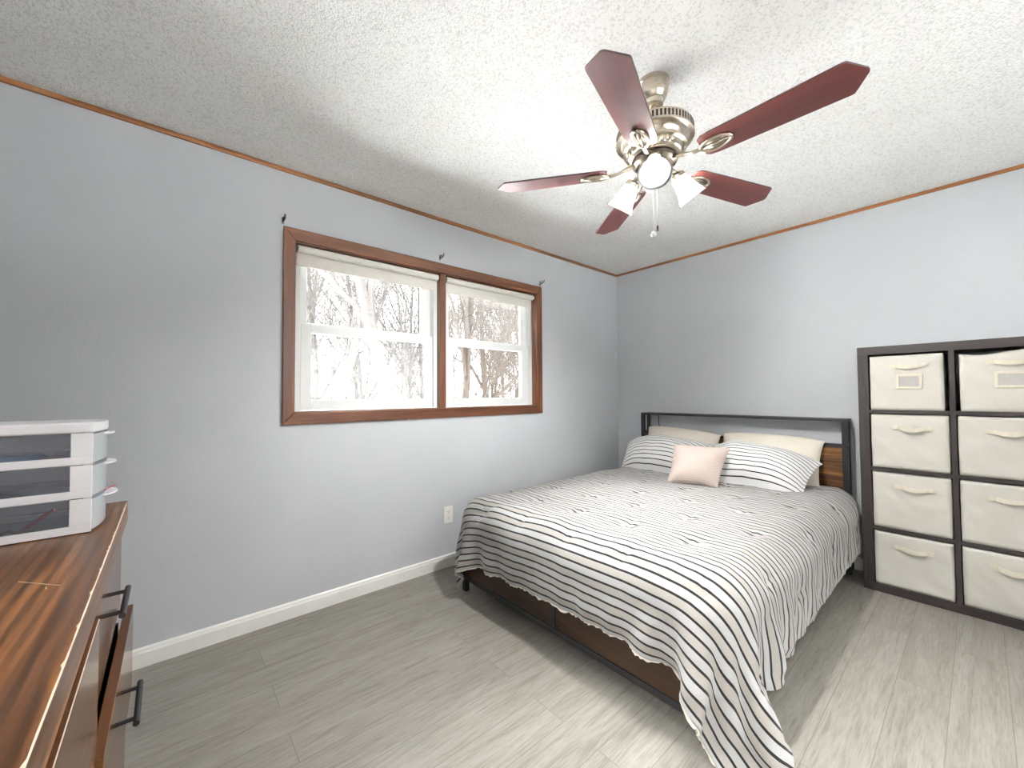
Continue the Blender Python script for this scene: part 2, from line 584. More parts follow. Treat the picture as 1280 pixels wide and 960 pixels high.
struct('floor', box(BM(), -WT, RX + WT, RY - WT, WT, -0.1, 0.0), M['floor'])
struct('ceiling', box(BM(), -WT, RX + WT, RY - WT, WT, RH, RH + 0.1), M['ceiling'])
bm = BM()
box(bm, -WT, 0, RY, WY0, 0, RH); box(bm, -WT, 0, WY1, 0, 0, RH)
box(bm, -WT, 0, WY0, WY1, 0, WZ0); box(bm, -WT, 0, WY0, WY1, WZ1, RH)
struct('wall_left', bm, M['wall'])
struct('wall_back', box(BM(), -WT, RX + WT, 0, WT, 0, RH), M['wall'])
bm = BM()
OFF = -4.25                                              # window pair copied into the unseen right wall, added to brighten the room
ry0, ry1 = OFF - WY1, OFF - WY0
box(bm, RX, RX + WT, RY, ry0, 0, RH); box(bm, RX, RX + WT, ry1, 0, 0, RH)
box(bm, RX, RX + WT, ry0, ry1, 0, WZ0); box(bm, RX, RX + WT, ry0, ry1, WZ1, RH)
struct('wall_right', bm, M['wall'])
bm = BM()
DXA, DXB, DH = 2.42, 3.26, 2.05                          # open doorway behind the camera and its lit hallway, added for fill light
HY = -5.55
box(bm, -WT, DXA, RY - WT, RY, 0, RH); box(bm, DXB, RX + WT, RY - WT, RY, 0, RH); box(bm, DXA, DXB, RY - WT, RY, DH, RH)
struct('wall_front', bm, M['wall'])
hall = BM()  # unseen hallway, added to send fill light through the doorway
box(hall, 1.2, 4.4, HY - WT, HY, 0, RH); box(hall, 1.2 - WT, 1.2, HY - WT, RY - WT, 0, RH); box(hall, 4.4, 4.4 + WT, HY - WT, RY - WT, 0, RH)
struct('added_hall_walls', hall, M['added_hall'])
struct('added_hall_floor', box(BM(), 1.2, 4.4, HY, RY - WT, -0.1, 0.0), M['floor'])
struct('added_hall_ceiling', box(BM(), 1.2, 4.4, HY, RY - WT, RH, RH + 0.1), M['ceiling'])
dc = BM()
for yy in (RY, RY - WT - 0.016):
    box(dc, DXA - 0.06, DXA, yy, yy + 0.016, 0, DH + 0.06); box(dc, DXB, DXB + 0.06, yy, yy + 0.016, 0, DH + 0.06); box(dc, DXA, DXB, yy, yy + 0.016, DH, DH + 0.06)
struct('added_doorway', dc, M['casing_v'])
hl = thing('added_hall_light', 'round flush ceiling light added in the unseen hallway as fill', 'light', (2.9, -4.9, RH))  # invented fixture that supplies the hallway fill light
mesh_obj('base', lathe(BM(), [(0, 0), (0.15, 0), (0.155, -0.012), (0.15, -0.025), (0, -0.025)], 40), M['brass'], hl)
mesh_obj('dome', lathe(BM(), [(0.145, -0.025), (0.14, -0.05), (0.115, -0.078), (0.07, -0.096), (0.02, -0.103), (0, -0.104)], 40), M['hall_fill_dome'], hl, smooth=True)

def baseboard(name, p0, p1, nrm):
    """profiled white board from p0 to p1 standing off the wall along nrm"""
    prof = [(0, 0), (0.014, 0), (0.014, 0.062), (0.011, 0.068), (0.0095, 0.078), (0.005, 0.084), (0, 0.084)]
    bm_ = BM()
    rings = []
    for p in (p0, p1):
        rings.append([bm_.verts.new((p[0] + nrm[0] * a, p[1] + nrm[1] * a, z)) for a, z in prof])
    n = len(prof)
    for i in range(n):
        bm_.faces.new((rings[0][i], rings[0][(i + 1) % n], rings[1][(i + 1) % n], rings[1][i]))
    bm_.faces.new(rings[0]); bm_.faces.new(rings[1][::-1])
    return struct(name, bm_, M['white_trim'])
baseboard('baseboard_left', (0, RY), (0, 0), (1, 0))
baseboard('baseboard_back', (0.014, 0), (RX, 0), (0, -1))
baseboard('baseboard_right', (RX, -0.014), (RX, RY), (-1, 0))
baseboard('baseboard_front', (DXA - 0.06, RY), (0.014, RY), (0, 1))
struct('trim_1', box(BM(), 0, 0.012, RY, 0, RH - 0.023, RH), M['oak_trim'], 0.003, label='oak ceiling trim along the window wall')
struct('trim_2', box(BM(), 0.012, RX, -0.012, 0, RH - 0.021, RH), M['oak_trim_x'], 0.003, label='oak ceiling trim along the headboard wall')
struct('trim_3', box(BM(), RX - 0.012, RX, RY, -0.012, RH - 0.021, RH), M['oak_trim'], 0.003)
struct('trim_4', box(BM(), 0.012, RX - 0.012, RY, RY + 0.012, RH - 0.021, RH), M['oak_trim_x'], 0.003)

# --- stained wood casing around both windows (mitred boards) and the post between them
def casing_board(bm_, a, b, c, d, x0=0.0, x1=0.018):
    """quad a,b,c,d given as (y,z); extruded in x, with an eased inner edge left to the bevel"""
    lo = [bm_.verts.new((x0, y, z)) for y, z in (a, b, c, d)]
    hi = [bm_.verts.new((x1, y, z)) for y, z in (a, b, c, d)]
    bm_.faces.new(lo[::-1]); bm_.faces.new(hi)
    for i in range(4):
        bm_.faces.new((lo[i], lo[(i + 1) % 4], hi[(i + 1) % 4], hi[i]))
    return bm_
CO = (-3.086, -1.121, 1.036, 2.117)      # casing outside: y0 y1 z0 z1
CI = (WY0 + 0.004, WY1 - 0.004, WZ0 + 0.002, WZ1 - 0.004)
cas = thing('trim_5', 'reddish brown stained wood casing around the pair of windows', None, (0, 0, 0))
cas['kind'] = 'structure'
def part_box(name, m, parent, args, bevel=0.002):
    return mesh_obj(name, box(BM(), *args), m, parent, bevel=bevel)
mesh_obj('casing_board', casing_board(BM(), (CO[0], CO[2]), (CI[0], CI[2]), (CI[0], CI[3]), (CO[0], CO[3])), M['casing_v'], cas, bevel=0.004)
mesh_obj('casing_board', casing_board(BM(), (CO[1], CO[2]), (CO[1], CO[3]), (CI[1], CI[3]), (CI[1], CI[2])), M['casing_v'], cas, bevel=0.004)
mesh_obj('casing_board', casing_board(BM(), (CO[0], CO[3]), (CI[0], CI[3]), (CI[1], CI[3]), (CO[1], CO[3])), M['casing'], cas, bevel=0.004)
mesh_obj('casing_board', casing_board(BM(), (CO[0], CO[2]), (CO[1], CO[2]), (CI[1], CI[2]), (CI[0], CI[2])), M['casing'], cas, bevel=0.004)
part_box('mullion', M['casing_v'], cas, (-0.045, 0.004, -2.112, -2.066, WZ0 + 0.001, WZ1 - 0.001))
jb = BM()
box(jb, -0.04, 0.0, WY0, WY0 + 0.008, WZ0, WZ1); box(jb, -0.04, 0.0, WY1 - 0.008, WY1, WZ0, WZ1)
box(jb, -0.04, 0.0, WY0 + 0.008, WY1 - 0.008, WZ1 - 0.008, WZ1); box(jb, -0.04, 0.0, WY0 + 0.008, WY1 - 0.008, WZ0, WZ0 + 0.006)
mesh_obj('jamb_liner', jb, M['casing_v'], cas)
# paint chips where the casing meets the wall
cb = BM()
for y, w in ((-2.36, 0.012), (-2.29, 0.006), (-1.62, 0.007), (-1.30, 0.006), (-2.95, 0.006)):
    box(cb, 0.0, 0.0186, y, y + w, 1.033, 1.0375)
mesh_obj('chipped_paint', cb, M['scratch'], cas)['label'] = 'pale chips along the lower casing edge'

# --- two vinyl double-hung windows
def frame4(bm_, x0, x1, y0, y1, z0, z1, wl, wr, wb, wt):
    box(bm_, x0, x1, y0, y0 + wl, z0, z1); box(bm_, x0, x1, y1 - wr, y1, z0, z1)
    box(bm_, x0, x1, y0 + wl, y1 - wr, z0, z0 + wb); box(bm_, x0, x1, y0 + wl, y1 - wr, z1 - wt, z1)
    return bm_
def window(name, label, y0, y1, uy, ly, sy, mats):
    w = thing(name, label, None, (0, 0, 0))
    w['kind'] = 'structure'
    z0, z1 = WZ0 + 0.006, WZ1 - 0.008
    mesh_obj('window_frame', frame4(BM(), -0.125, -0.042, y0, y1, z0, z1, sy[0] - y0 - 0.001, y1 - sy[1] - 0.001, 0.006, 0.03), M['vinyl'], w, bevel=0.002)
    # upper sash sits behind the lower one
    s = mesh_obj('upper_sash', frame4(BM(), -0.118, -0.090, sy[0], sy[1], 1.575, z1 - 0.031, uy[0] - sy[0], sy[1] - uy[1], 0.045, 0.05), M['vinyl'], w, bevel=0.003)
    mesh_obj('window_pane', box(BM(), -0.106, -0.103, uy[0] - 0.004, uy[1] + 0.004, 1.615, z1 - 0.078), mats[0], s)
    s = mesh_obj('lower_sash', frame4(BM(), -0.084, -0.052, sy[0] + 0.002, sy[1] - 0.002, z0 + 0.007, 1.606, ly[0] - sy[0], sy[1] - ly[1], 0.056, 0.05), M['vinyl'], w, bevel=0.004)
    mesh_obj('window_pane', box(BM(), -0.071, -0.068, ly[0] - 0.004, ly[1] + 0.004, 1.166, 1.558), mats[1], s)
    lk = BM()
    yc = (sy[0] + sy[1]) / 2
    box(lk, -0.082, -0.060, yc - 0.03, yc + 0.03, 1.606, 1.614)
    tube(lk, [(-0.071, yc - 0.015, 1.616), (-0.058, yc + 0.02, 1.618)], 0.005)
    mesh_obj('sash_lock', lk, M['vinyl'], s, bevel=0.001)
    return w
window('window_1', 'left white double-hung window of the pair', WY0 + 0.008, -2.112, (-2.942, -2.208), (-2.928, -2.186), (-2.985, -2.14), (M['pane_haze'], M['pane_hazy']))
window('window_2', 'right white double-hung window of the pair', -2.066, WY1 - 0.008, (-1.985, -1.272), (-1.970, -1.298), (-2.028, -1.215), (M['pane_hazy'], M['pane_clear']))

# --- copies of the windows and casing, added in the unseen right wall for fill light
def moved_copy(src, name, loc, rotz):
    c = copy_tree(src)
    c.name = name
    c.location = loc
    c.rotation_euler = (0, 0, rotz)
    if 'label' in c:
        del c['label']
    return c
W1, W2 = bpy.data.objects['window_1'], bpy.data.objects['window_2']
for src, n1 in ((W1, 'added_window_3'), (W2, 'added_window_4'), (cas, 'added_casing')):
    moved_copy(src, n1, (RX, OFF, 0), PI)

# --- roller shades rolled up under the head of each window
def roller(label, y0, y1):
    t = thing('roller_shade', label, 'shade', (-0.014, (y0 + y1) / 2, 2.016), 0, 'roller shades')
    hw = (y1 - y0) / 2
    rot = Matrix.Rotation(-PI / 2, 4, 'X')
    mesh_obj('shade_roll', lathe(BM(), [(0, -hw + 0.01), (0.021, -hw + 0.01), (0.0215, -hw + 0.05), (0.0215, hw - 0.05), (0.021, hw - 0.01), (0, hw - 0.01)], 28, rot), M['shade_cloth'], t, smooth=False)
    mesh_obj('shade_cloth', box(BM(), -0.021, -0.0195, -hw + 0.012, hw - 0.012, -0.074, 0.0), M['shade_cloth'], t)
    mesh_obj('hem_bar', box(BM(), -0.024, -0.0165, -hw + 0.012, hw - 0.012, -0.088, -0.074), M['shade_cloth'], t, bevel=0.003)
    for s in (-1, 1):
        b_ = BM()
        box(b_, -0.014, 0.014, s * (hw - 0.0005), s * (hw - 0.0035), -0.022, 0.026)
        tube(b_, [(0, s * (hw - 0.003), 0), (0, s * (hw - 0.012), 0)], 0.005)
        mesh_obj('bracket', b_, M['brass_dark'], t)
    return t
roller('white roller shade rolled up at the top of the left window', WY0 + 0.010, -2.114)
roller('white roller shade rolled up at the top of the right window', -2.064, WY1 - 0.010)

# --- curtain rod brackets above the casing
def rod_bracket(label, y, z):
    t = thing('curtain_rod_bracket', label, 'bracket', (0, y, z), 0, 'curtain rod brackets above the windows')
    mesh_obj('wall_plate', box(BM(), 0.0, 0.003, -0.006, 0.006, -0.02, 0.014), M['steel'], t, bevel=0.001)
    a_ = BM()
    tube(a_, [(0.002, 0, -0.006), (0.02, 0.001, -0.008), (0.042, 0.002, -0.002), (0.05, 0.002, 0.008), (0.049, 0.002, 0.016)], 0.0048)
    tube(a_, [(0.002, 0, 0.008), (0.022, 0, 0.010), (0.030, 0, 0.004)], 0.003)
    mesh_obj('hook_arm', a_, M['steel'], t, smooth=True)
rod_bracket('small chrome curtain rod bracket above the left corner of the window casing', -3.088, 2.150)
rod_bracket('small chrome curtain rod bracket above the post between the windows', -2.112, 2.162)
rod_bracket('small chrome curtain rod bracket above the right corner of the window casing', -1.126, 2.156)

# --- wall outlet
t = thing('wall_outlet', 'white duplex outlet low on the grey window wall left of the bed', 'outlet', (0, -2.048, 0.358))
mesh_obj('cover_plate', box(BM(), 0, 0.005, -0.036, 0.036, -0.058, 0.058), M['white_trim'], t, bevel=0.0025)
for s in (-1, 1):
    o_ = BM()
    prism(o_, [(0.0165 * math.cos(a), max(-0.0135, min(0.0135, 0.0175 * math.sin(a)))) for a in [i * 2 * PI / 20 for i in range(20)]], 0.005, 0.0068,
          Matrix(((0, 0, 1, 0), (1, 0, 0, 0), (0, 1, 0, s * 0.0195), (0, 0, 0, 1))))
    sk = mesh_obj('socket', o_, M['white_trim'], t)
    h_ = BM()
    for yy in (-0.0062, 0.0062):
        box(h_, 0.0066, 0.0071, yy - 0.001, yy + 0.001, s * 0.0195 - 0.001, s * 0.0195 + 0.008)
    box(h_, 0.0066, 0.0071, -0.002, 0.002, s * 0.0195 - 0.009, s * 0.0195 - 0.005)
    mesh_obj('slots', h_, M['dark'], sk)
mesh_obj('screw', lathe(BM(), [(0, 0.0062), (0.003, 0.006), (0.0034, 0.005)], 12, Matrix.Rotation(PI / 2, 4, 'Y')), M['chrome'], t)

# ------------------------------------------------------------------ outside: snow and bare trees
def ground_z(x):
    return -0.75 + 1.5 * (max(0, (-x - 0.4)) / 40) ** (1.2 / 1.3)
bm = BM()
xs_ = [-40 * (1 - i / 22) ** 1.5 - 0.4 for i in range(23)] + [4, 8, 14, 24]
ys_ = [-40 + 4 * i for i in range(19)]
vv = [[bm.verts.new((x, y, ground_z(x) + 0.10 * noise.noise(Vector((x * 0.6, y * 0.6, 3))))) for y in ys_] for x in xs_]
for i in range(len(xs_) - 1):
    for j in range(len(ys_) - 1):
        bm.faces.new((vv[i][j], vv[i][j + 1], vv[i + 1][j + 1], vv[i + 1][j]))
g_ = mesh_obj('ground', bm, M['snow'], smooth=True)
g_['kind'] = 'structure'

def tree_bm(seed, height, r0, lean=(0, 0), depth=4, spread=0.6, first=0.35, nb=(2, 4), twig=0.004, wig=0.10):
    rnd = random.Random(seed)
    bm_ = BM()
    def grow(p, d, L, r, lev):
        nseg = 6 if lev == 0 else 4
        pts, rads = [p.copy()], [r]
        q, dd = p.copy(), d.copy()
        kids = []
        for s in range(nseg):
            dd = (dd + Vector((rnd.uniform(-1, 1), rnd.uniform(-1, 1), rnd.uniform(-0.5, 0.9))) * wig * (1 + 0.5 * lev)).normalized()
            q = q + dd * (L / nseg)
            pts.append(q.copy())
            f = (s + 1) / nseg
            rads.append(max(twig, r * (1 - 0.62 * f)))
            if lev < depth and f > (first if lev == 0 else 0.2):
                for _ in range(rnd.randint(*nb) if lev else rnd.randint(1, 3)):
                    if rnd.random() < 0.72:
                        kids.append((q.copy(), dd.copy(), rads[-1]))
        tube(bm_, pts, rads, 7 if lev == 0 else (5 if lev == 1 else 3), cap=False)
        for (kp, kd, kr) in kids:
            a = Vector((rnd.uniform(-1, 1), rnd.uniform(-1, 1), rnd.uniform(-0.25, 0.8)))
            nd = (kd * (1 - spread * 0.6) + a * spread).normalized()
            grow(kp, nd, L * rnd.uniform(0.38, 0.62), max(twig, kr * rnd.uniform(0.45, 0.7)), lev + 1)
    grow(Vector((0, 0, -0.25)), Vector((lean[0], lean[1], 1)).normalized(), height, r0, 0)
    return bm_
def place_tree(name, bm_or_src, m, x, y, label, group=None, rotz=0.0, scale=1.0):
    if isinstance(bm_or_src, bpy.types.Object):
        o = bm_or_src.copy()
        COL.objects.link(o)
    else:
        o = mesh_obj(name, bm_or_src, m)
    o.location = (x, y, ground_z(x))
    o.rotation_euler = (0, 0, rotz)
    o.scale = (scale,) * 3
    if 'group' in o:
        del o['group']
    return tag(o, label, 'tree', group)
def ray_y(px, x):
    """y where the viewing line through column px of the photo reaches the given x"""
    d = ax + R_ * ((px - 640) / F_PX) - U_ * ((420 - 480) / F_PX)
    return -3.549 + d.y * (x - 2.444) / d.x
place_tree('forked_tree', tree_bm(11, 7.5, 0.17, (0.0, -0.30), 4, 0.5, 0.2, (1, 3), 0.005, 0.05), M['bark_grey'], -6.0, ray_y(515, -6.0), 'thick grey tree leaning left behind the right side of the left window')
place_tree('leaning_tree', tree_bm(23, 9.0, 0.13, (0.0, 0.26), 3, 0.5, 0.5, (1, 2), 0.006, 0.035), M['bark_pale'], -9.0, ray_y(400, -9.0), 'broad pale tree leaning right behind the left side of the left window')
place_tree('dark_tree', tree_bm(5, 6.5, 0.11, (0.0, 0.05), 4, 0.6, 0.15), M['bark_dark'], -5.5, ray_y(573, -5.5), 'dark tree trunk behind the left edge of the right window')
place_tree('dark_tree', tree_bm(8, 6.0, 0.10, (0.0, -0.12), 4, 0.6, 0.12), M['bark_dark'], -6.5, ray_y(612, -6.5), 'dark branching tree behind the middle of the right window')
place_tree('leaning_tree', tree_bm(31, 7.0, 0.16, (0.0, 0.45), 4, 0.5, 0.2), M['bark_dark'], -8.5, ray_y(636, -8.5), 'brown tree leaning right behind the right edge of the right window')
place_tree('forked_tree', tree_bm(44, 7.5, 0.10, (0.0, -0.10), 3, 0.5, 0.25, (1, 3), 0.005, 0.04), M['bark_grey'], -8.0, ray_y(488, -8.0), 'slim grey tree standing upright just behind the thick leaning one')
protos = []
rnd = random.Random(77)
for i in range(5):
    o = place_tree('thicket_tree', tree_bm(100 + i, 6.2, 0.07, (rnd.uniform(-.12, .12), rnd.uniform(-.12, .12)), 3, 0.6, 0.08, (2, 4), 0.007, 0.06), M['bark_grey'] if i % 2 else M['bark_pale'],
                   -9.0 - i, ray_y(380 + 66 * i, -9.0 - i), 'slender bare tree in the pale thicket beyond the windows', 'thicket of bare trees outside')
    protos.append(o)
for i in range(34):
    x = -9.5 - 17 * rnd.random()
    px = rnd.uniform(330, 730)
    place_tree('thicket_tree', protos[i % 5], None, x, ray_y(px, x), 'slender bare tree in the pale thicket beyond the windows', 'thicket of bare trees outside', rnd.uniform(0, 6.28), rnd.uniform(0.8, 1.5))

# ------------------------------------------------------------------ bed
BX0, BX1, BYF, BYH = 0.354, 1.874, -2.165, -0.15
bed = thing('bed', 'bed with black metal frame and brown wood boards against the back wall', 'bed', (0, 0, 0))
K = M['blackmetal']
for s, x in ((0, BX0), (1, BX1 - 0.032)):
    part_box('headboard_post', K, bed, (x, x + 0.032, BYH, BYH + 0.028, 0, 1.0))
    part_box('headboard_post', K, bed, (x, x + 0.026, -0.048, -0.020, 0, 1.0))
    part_box('foot_leg', K, bed, (x, x + 0.032, BYF, BYF + 0.03, 0, 0.30))
    part_box('tie_bar', K, bed, (x + 0.004, x + 0.022, BYH + 0.028, -0.048, 0.83, 0.85), 0.001)
mesh_obj('headboard_top', box(BM(), BX0, BX1, BYH, -0.020, 1.0, 1.018), K, bed, bevel=0.003)
part_box('headboard_rail', K, bed, (BX0 + 0.032, BX1 - 0.032, BYH + 0.004, BYH + 0.026, 0.826, 0.85))
part_box('headboard_panel', M['bedwood'], bed, (BX0 + 0.033, BX1 - 0.033, BYH + 0.008, BYH + 0.024, 0.33, 0.826))
part_box('foot_rail', K, bed, (BX0 + 0.032, BX1 - 0.032, BYF + 0.002, BYF + 0.028, 0.07, 0.096))
part_box('foot_rail', K, bed, (BX0 + 0.032, BX1 - 0.032, BYF + 0.002, BYF + 0.028, 0.284, 0.30))
part_box('foot_panel', M['footwood'], bed, (BX0 + 0.033, 1.102, BYF + 0.008, BYF + 0.024, 0.096, 0.284))
part_box('foot_panel', M['footwood'], bed, (1.124, BX1 - 0.033, BYF + 0.008, BYF + 0.024, 0.096, 0.284))
part_box('foot_divider', K, bed, (1.102, 1.124, BYF + 0.003, BYF + 0.027, 0.096, 0.284))
for x in (BX0 + 0.004, BX1 - 0.028):
    part_box('side_rail', K, bed, (x, x + 0.024, BYF + 0.03, BYH, 0.07, 0.094))
    part_box('side_panel', M['sidewood'], bed, (x + 0.004, x + 0.02, BYF + 0.03, BYH, 0.094, 0.29))
part_box('slat_deck', K, bed, (BX0 + 0.03, BX1 - 0.03, BYF + 0.03, BYH, 0.268, 0.283), 0)
part_box('center_leg', K, bed, (1.095, 1.13, -1.2, -1.165, 0, 0.268))

def rounded_block(x0, x1, y0, y1, z0, z1, r, cuts=1):
    bm_ = box(BM(), x0, x1, y0, y1, z0, z1)
    bmesh.ops.bevel(bm_, geom=bm_.edges[:], offset=r, segments=6, affect='EDGES', profile=0.5)
    return bm_
mt = mesh_obj('mattress', rounded_block(BX0 + 0.035, BX1 - 0.035, BYF + 0.04, BYH - 0.012, 0.284, 0.515, 0.05), M['mattress'], smooth=True)
tag(mt, 'white mattress mostly hidden under the striped comforter', 'mattress')

# --- comforter: a sheet is dropped over the bed and relaxed, then padded, tufted and wrinkled
def drape(x0=0.125, x1=2.215, y0=-0.19, y1=-2.455, turn=math.radians(1.0), bend=0.3, steps=360, NX=94, NY=100):
    rng = np.random.default_rng(3)
    X, Y = np.meshgrid(np.linspace(x0, x1, NX), np.linspace(y0, y1, NY))
    dx, dy = X - 1.11, Y - y0
    Q0 = np.stack([1.11 + dx * math.cos(turn) - dy * math.sin(turn), y0 + dx * math.sin(turn) + dy * math.cos(turn), np.full_like(X, 0.575)], -1)
    Q0[..., 1] = np.minimum(Q0[..., 1], -0.175)
    def sn(k):
        a = rng.normal(size=(NY // k + 3, NX // k + 3))
        yy, xx = np.arange(NY) / k, np.arange(NX) / k
        yi, xi = yy.astype(int), xx.astype(int)
        fy, fx = (yy - yi)[:, None], (xx - xi)[None]
        fy, fx = fy * fy * (3 - 2 * fy), fx * fx * (3 - 2 * fx)
        return (a[yi][:, xi] * (1 - fx) + a[yi][:, xi + 1] * fx) * (1 - fy) + (a[yi + 1][:, xi] * (1 - fx) + a[yi + 1][:, xi + 1] * fx) * fy
    Q0[..., 2] += 0.01 * sn(9) + 0.004 * sn(4)
    st = {'P': Q0.copy(), 'Q': Q0.copy()}
    lu, lv = (x1 - x0) / (NX - 1), abs(y1 - y0) / (NY - 1)
    ld = math.hypot(lu, lv)
    blocks = [((0.325, -2.19, 0.15), (1.925, -0.10, 0.555), 0.13), ((0.345, -2.18, 0.0), (1.885, -0.10, 0.30), 0.03)]
    th = 0.010
    # where the low right corner of the spread ends up resting
    rest = {(-1, -1): (1.985, -2.235, 0.05), (-6, -1): (2.055, -2.19, 0.16), (-11, -1): (2.00, -2.10, 0.27)}
    def con(a, b, L, k):
        d = b - a
        l = np.sqrt((d * d).sum(-1, keepdims=True)) + 1e-9
        c = d / l * (l - L) * (0.5 * k)
        a += c
        b -= c
    groups = {}
    for axis, n in ((1, NX), (0, NY)):
        for s in (1, 2, 4):
            g = []
            for c in range(2):
                idx = np.array([i for i in range(n - s) if (i // s) % 2 == c])
                g.append((idx, idx + s))
            groups[(axis, s)] = g
    def along(axis, s, L, k):
        P_ = st['P']
        for a, b in groups[(axis, s)]:
            if axis == 1:
                A, Bq = P_[:, a], P_[:, b]
                con(A, Bq, L, k)
                P_[:, a], P_[:, b] = A, Bq
            else:
                A, Bq = P_[a], P_[b]
                con(A, Bq, L, k)
                P_[a], P_[b] = A, Bq
    def collide():
        P_, Q = st['P'], st['Q']
        m = P_[..., 2] < th
        P_[..., 2] = np.where(m, th, P_[..., 2])
        P_[m, :2] = Q[m, :2] + (P_[m, :2] - Q[m, :2]) * 0.3
        P_[..., 1] = np.minimum(P_[..., 1], -0.155)
        P_[..., 0] = np.maximum(P_[..., 0], 0.03)
        for lo, hi, r in blocks:
            lo, hi = np.array(lo), np.array(hi)
            c, h = (lo + hi) / 2, (hi - lo) / 2 - r
            d = P_ - c
            q, s = np.abs(d) - h, np.sign(d)
            qo = np.maximum(q, 0)
            out = np.sqrt((qo ** 2).sum(-1))
            sd = out + np.minimum(q.max(-1), 0) - r - th
            m = sd < 0
            if not m.any():
                continue
            nn = np.zeros_like(P_)
            o_ = out > 1e-6
            nn[o_] = (qo * s)[o_] / out[o_][:, None]
            e = np.eye(3)[q.argmax(-1)]
            nn[~o_] = (e * s)[~o_]
            P_[m] -= nn[m] * sd[m][:, None]
            dp = P_[m] - Q[m]
            dn = (dp * nn[m]).sum(-1, keepdims=True) * nn[m]
            P_[m] = Q[m] + dn + (dp - dn) * 0.25
    dt = 1 / 60
    V = np.zeros_like(Q0)
    for step in range(steps):
        st['Q'] = st['P'].copy()
        V[..., 2] -= 9.8 * dt
        V *= 0.94 if step < steps * 0.8 else 0.85
        sp = np.sqrt((V * V).sum(-1, keepdims=True))
        V *= np.minimum(1, 1.2 / (sp + 1e-9))
        st['P'] = st['P'] + V * dt
        P_ = st['P']
        if step > steps * 0.12:
            for (j, i), t_ in rest.items():
                P_[j, i] += (np.array(t_) - P_[j, i]) * 0.25
        for it in range(6):
            along(1, 1, lu, 1)
            along(0, 1, lv, 1)
            for i0, j0 in ((0, 0), (0, 1), (1, 0), (1, 1)):
                for a, b in ((P_[i0:-1:2, j0:-1:2], P_[i0 + 1::2, j0 + 1::2]), (P_[i0 + 1::2, j0:-1:2], P_[i0:-1:2, j0 + 1::2])):
                    n, m = min(a.shape[0], b.shape[0]), min(a.shape[1], b.shape[1])
                    con(a[:n, :m], b[:n, :m], ld, 0.35)
            for s, k in ((2, bend), (4, bend * 0.5)):
                along(1, s, lu * s, k)
                along(0, s, lv * s, k)
            collide()
        V = (st['P'] - st['Q']) / dt
    return st['P']
P = drape()

def upsample(P_, axis):
    A = np.moveaxis(P_, axis, 0)
    n = A.shape[0]
    ext = np.concatenate([2 * A[:1] - A[1:2], A, 2 * A[-1:] - A[-2:-1]], 0)
    mid = (-ext[:-3] + 9 * ext[1:-2] + 9 * ext[2:-1] - ext[3:]) / 16
    out = np.empty((2 * n - 1,) + A.shape[1:])
    out[0::2] = A
    out[1::2] = mid
    return np.moveaxis(out, 0, axis)
def smooth2(P_, it):
    for _ in range(it):
        Q = P_.copy()
        Q[1:-1, 1:-1] = 0.5 * P_[1:-1, 1:-1] + 0.125 * (P_[:-2, 1:-1] + P_[2:, 1:-1] + P_[1:-1, :-2] + P_[1:-1, 2:])
        P_ = Q
    return P_
def normals(P_):
    du = np.gradient(P_, axis=1)
    dv = np.gradient(P_, axis=0)
    N = np.cross(dv, du)
    return N / (np.linalg.norm(N, axis=-1, keepdims=True) + 1e-9)
def value_noise(U, V, scale, seed):
    rng = np.random.default_rng(seed)
    T = rng.random((64, 64)) * 2 - 1
    x, y = U / scale, V / scale
    xi, yi = np.floor(x).astype(int), np.floor(y).astype(int)
    fx, fy = x - xi, y - yi
    fx, fy = fx * fx * (3 - 2 * fx), fy * fy * (3 - 2 * fy)
    g = lambda a, b: T[b % 64, a % 64]
    return (g(xi, yi) * (1 - fx) + g(xi + 1, yi) * fx) * (1 - fy) + (g(xi, yi + 1) * (1 - fx) + g(xi + 1, yi + 1) * fx) * fy

P = smooth2(P, 2)
P = upsample(upsample(P, 0), 1)
P = smooth2(P, 2)
P = upsample(upsample(P, 0), 1)
NYc, NXc, _ = P.shape
Uc, Vc = np.meshgrid(np.linspace(0, 2.09, NXc), np.linspace(0, 2.265, NYc))
N = normals(P)
disp = 0.0045 * value_noise(Uc, Vc, 0.13, 1) + 0.0022 * value_noise(Uc, Vc * 0.6, 0.05, 2) + 0.0011 * value_noise(Uc * 0.7, Vc, 0.024, 5)
sp = 0.30
row = 0
sag = np.zeros_like(Uc)
hang_r = np.clip((Uc - 1.70) / 0.35, 0, 1)
hang_f = np.clip((Vc - 1.93) / 0.30, 0, 1)
sag += hang_r * (0.016 * value_noise(Uc * 0.12, Vc, 0.085, 31) + 0.007 * value_noise(Uc * 0.2, Vc, 0.037, 32))
sag += hang_f * (0.010 * value_noise(Uc, Vc * 0.12, 0.11, 33) + 0.004 * value_noise(Uc, Vc * 0.2, 0.045, 34))
for vy in np.arange(0.16, 2.2, sp):
    for ux in np.arange(0.12 + (row % 2) * sp / 2, 2.08, sp):
        dx, dy = Uc - ux, Vc - vy
        r = np.hypot(dx, dy)
        th = np.arctan2(dy, dx)
        sag += -0.010 * np.exp(-(r / 0.034) ** 2) - 0.007 * np.exp(-(r / 0.085) ** 2)
        sag += 0.0032 * np.cos(5 * th + ux * 9 + vy * 5) * np.exp(-(r / 0.07) ** 2) * np.minimum(1, r / 0.03)
    row += 1
edge = np.minimum(np.minimum(Uc, Uc.max() - Uc), Vc.max() - Vc)
keep = np.clip(edge / 0.05, 0.15, 1)
P = P + N * ((disp + sag + 0.007) * keep)[..., None]
P[..., 1] = np.minimum(P[..., 1], BYH - 0.006)
P[..., 2] = np.maximum(P[..., 2], 0.006)
UV = np.stack([Uc, Vc + 0.006 * value_noise(Uc, Vc, 0.3, 9)], -1)
cf = grid_mesh('comforter', P, M['stripe'], UV)
sol = cf.modifiers.new('padding', 'SOLIDIFY')
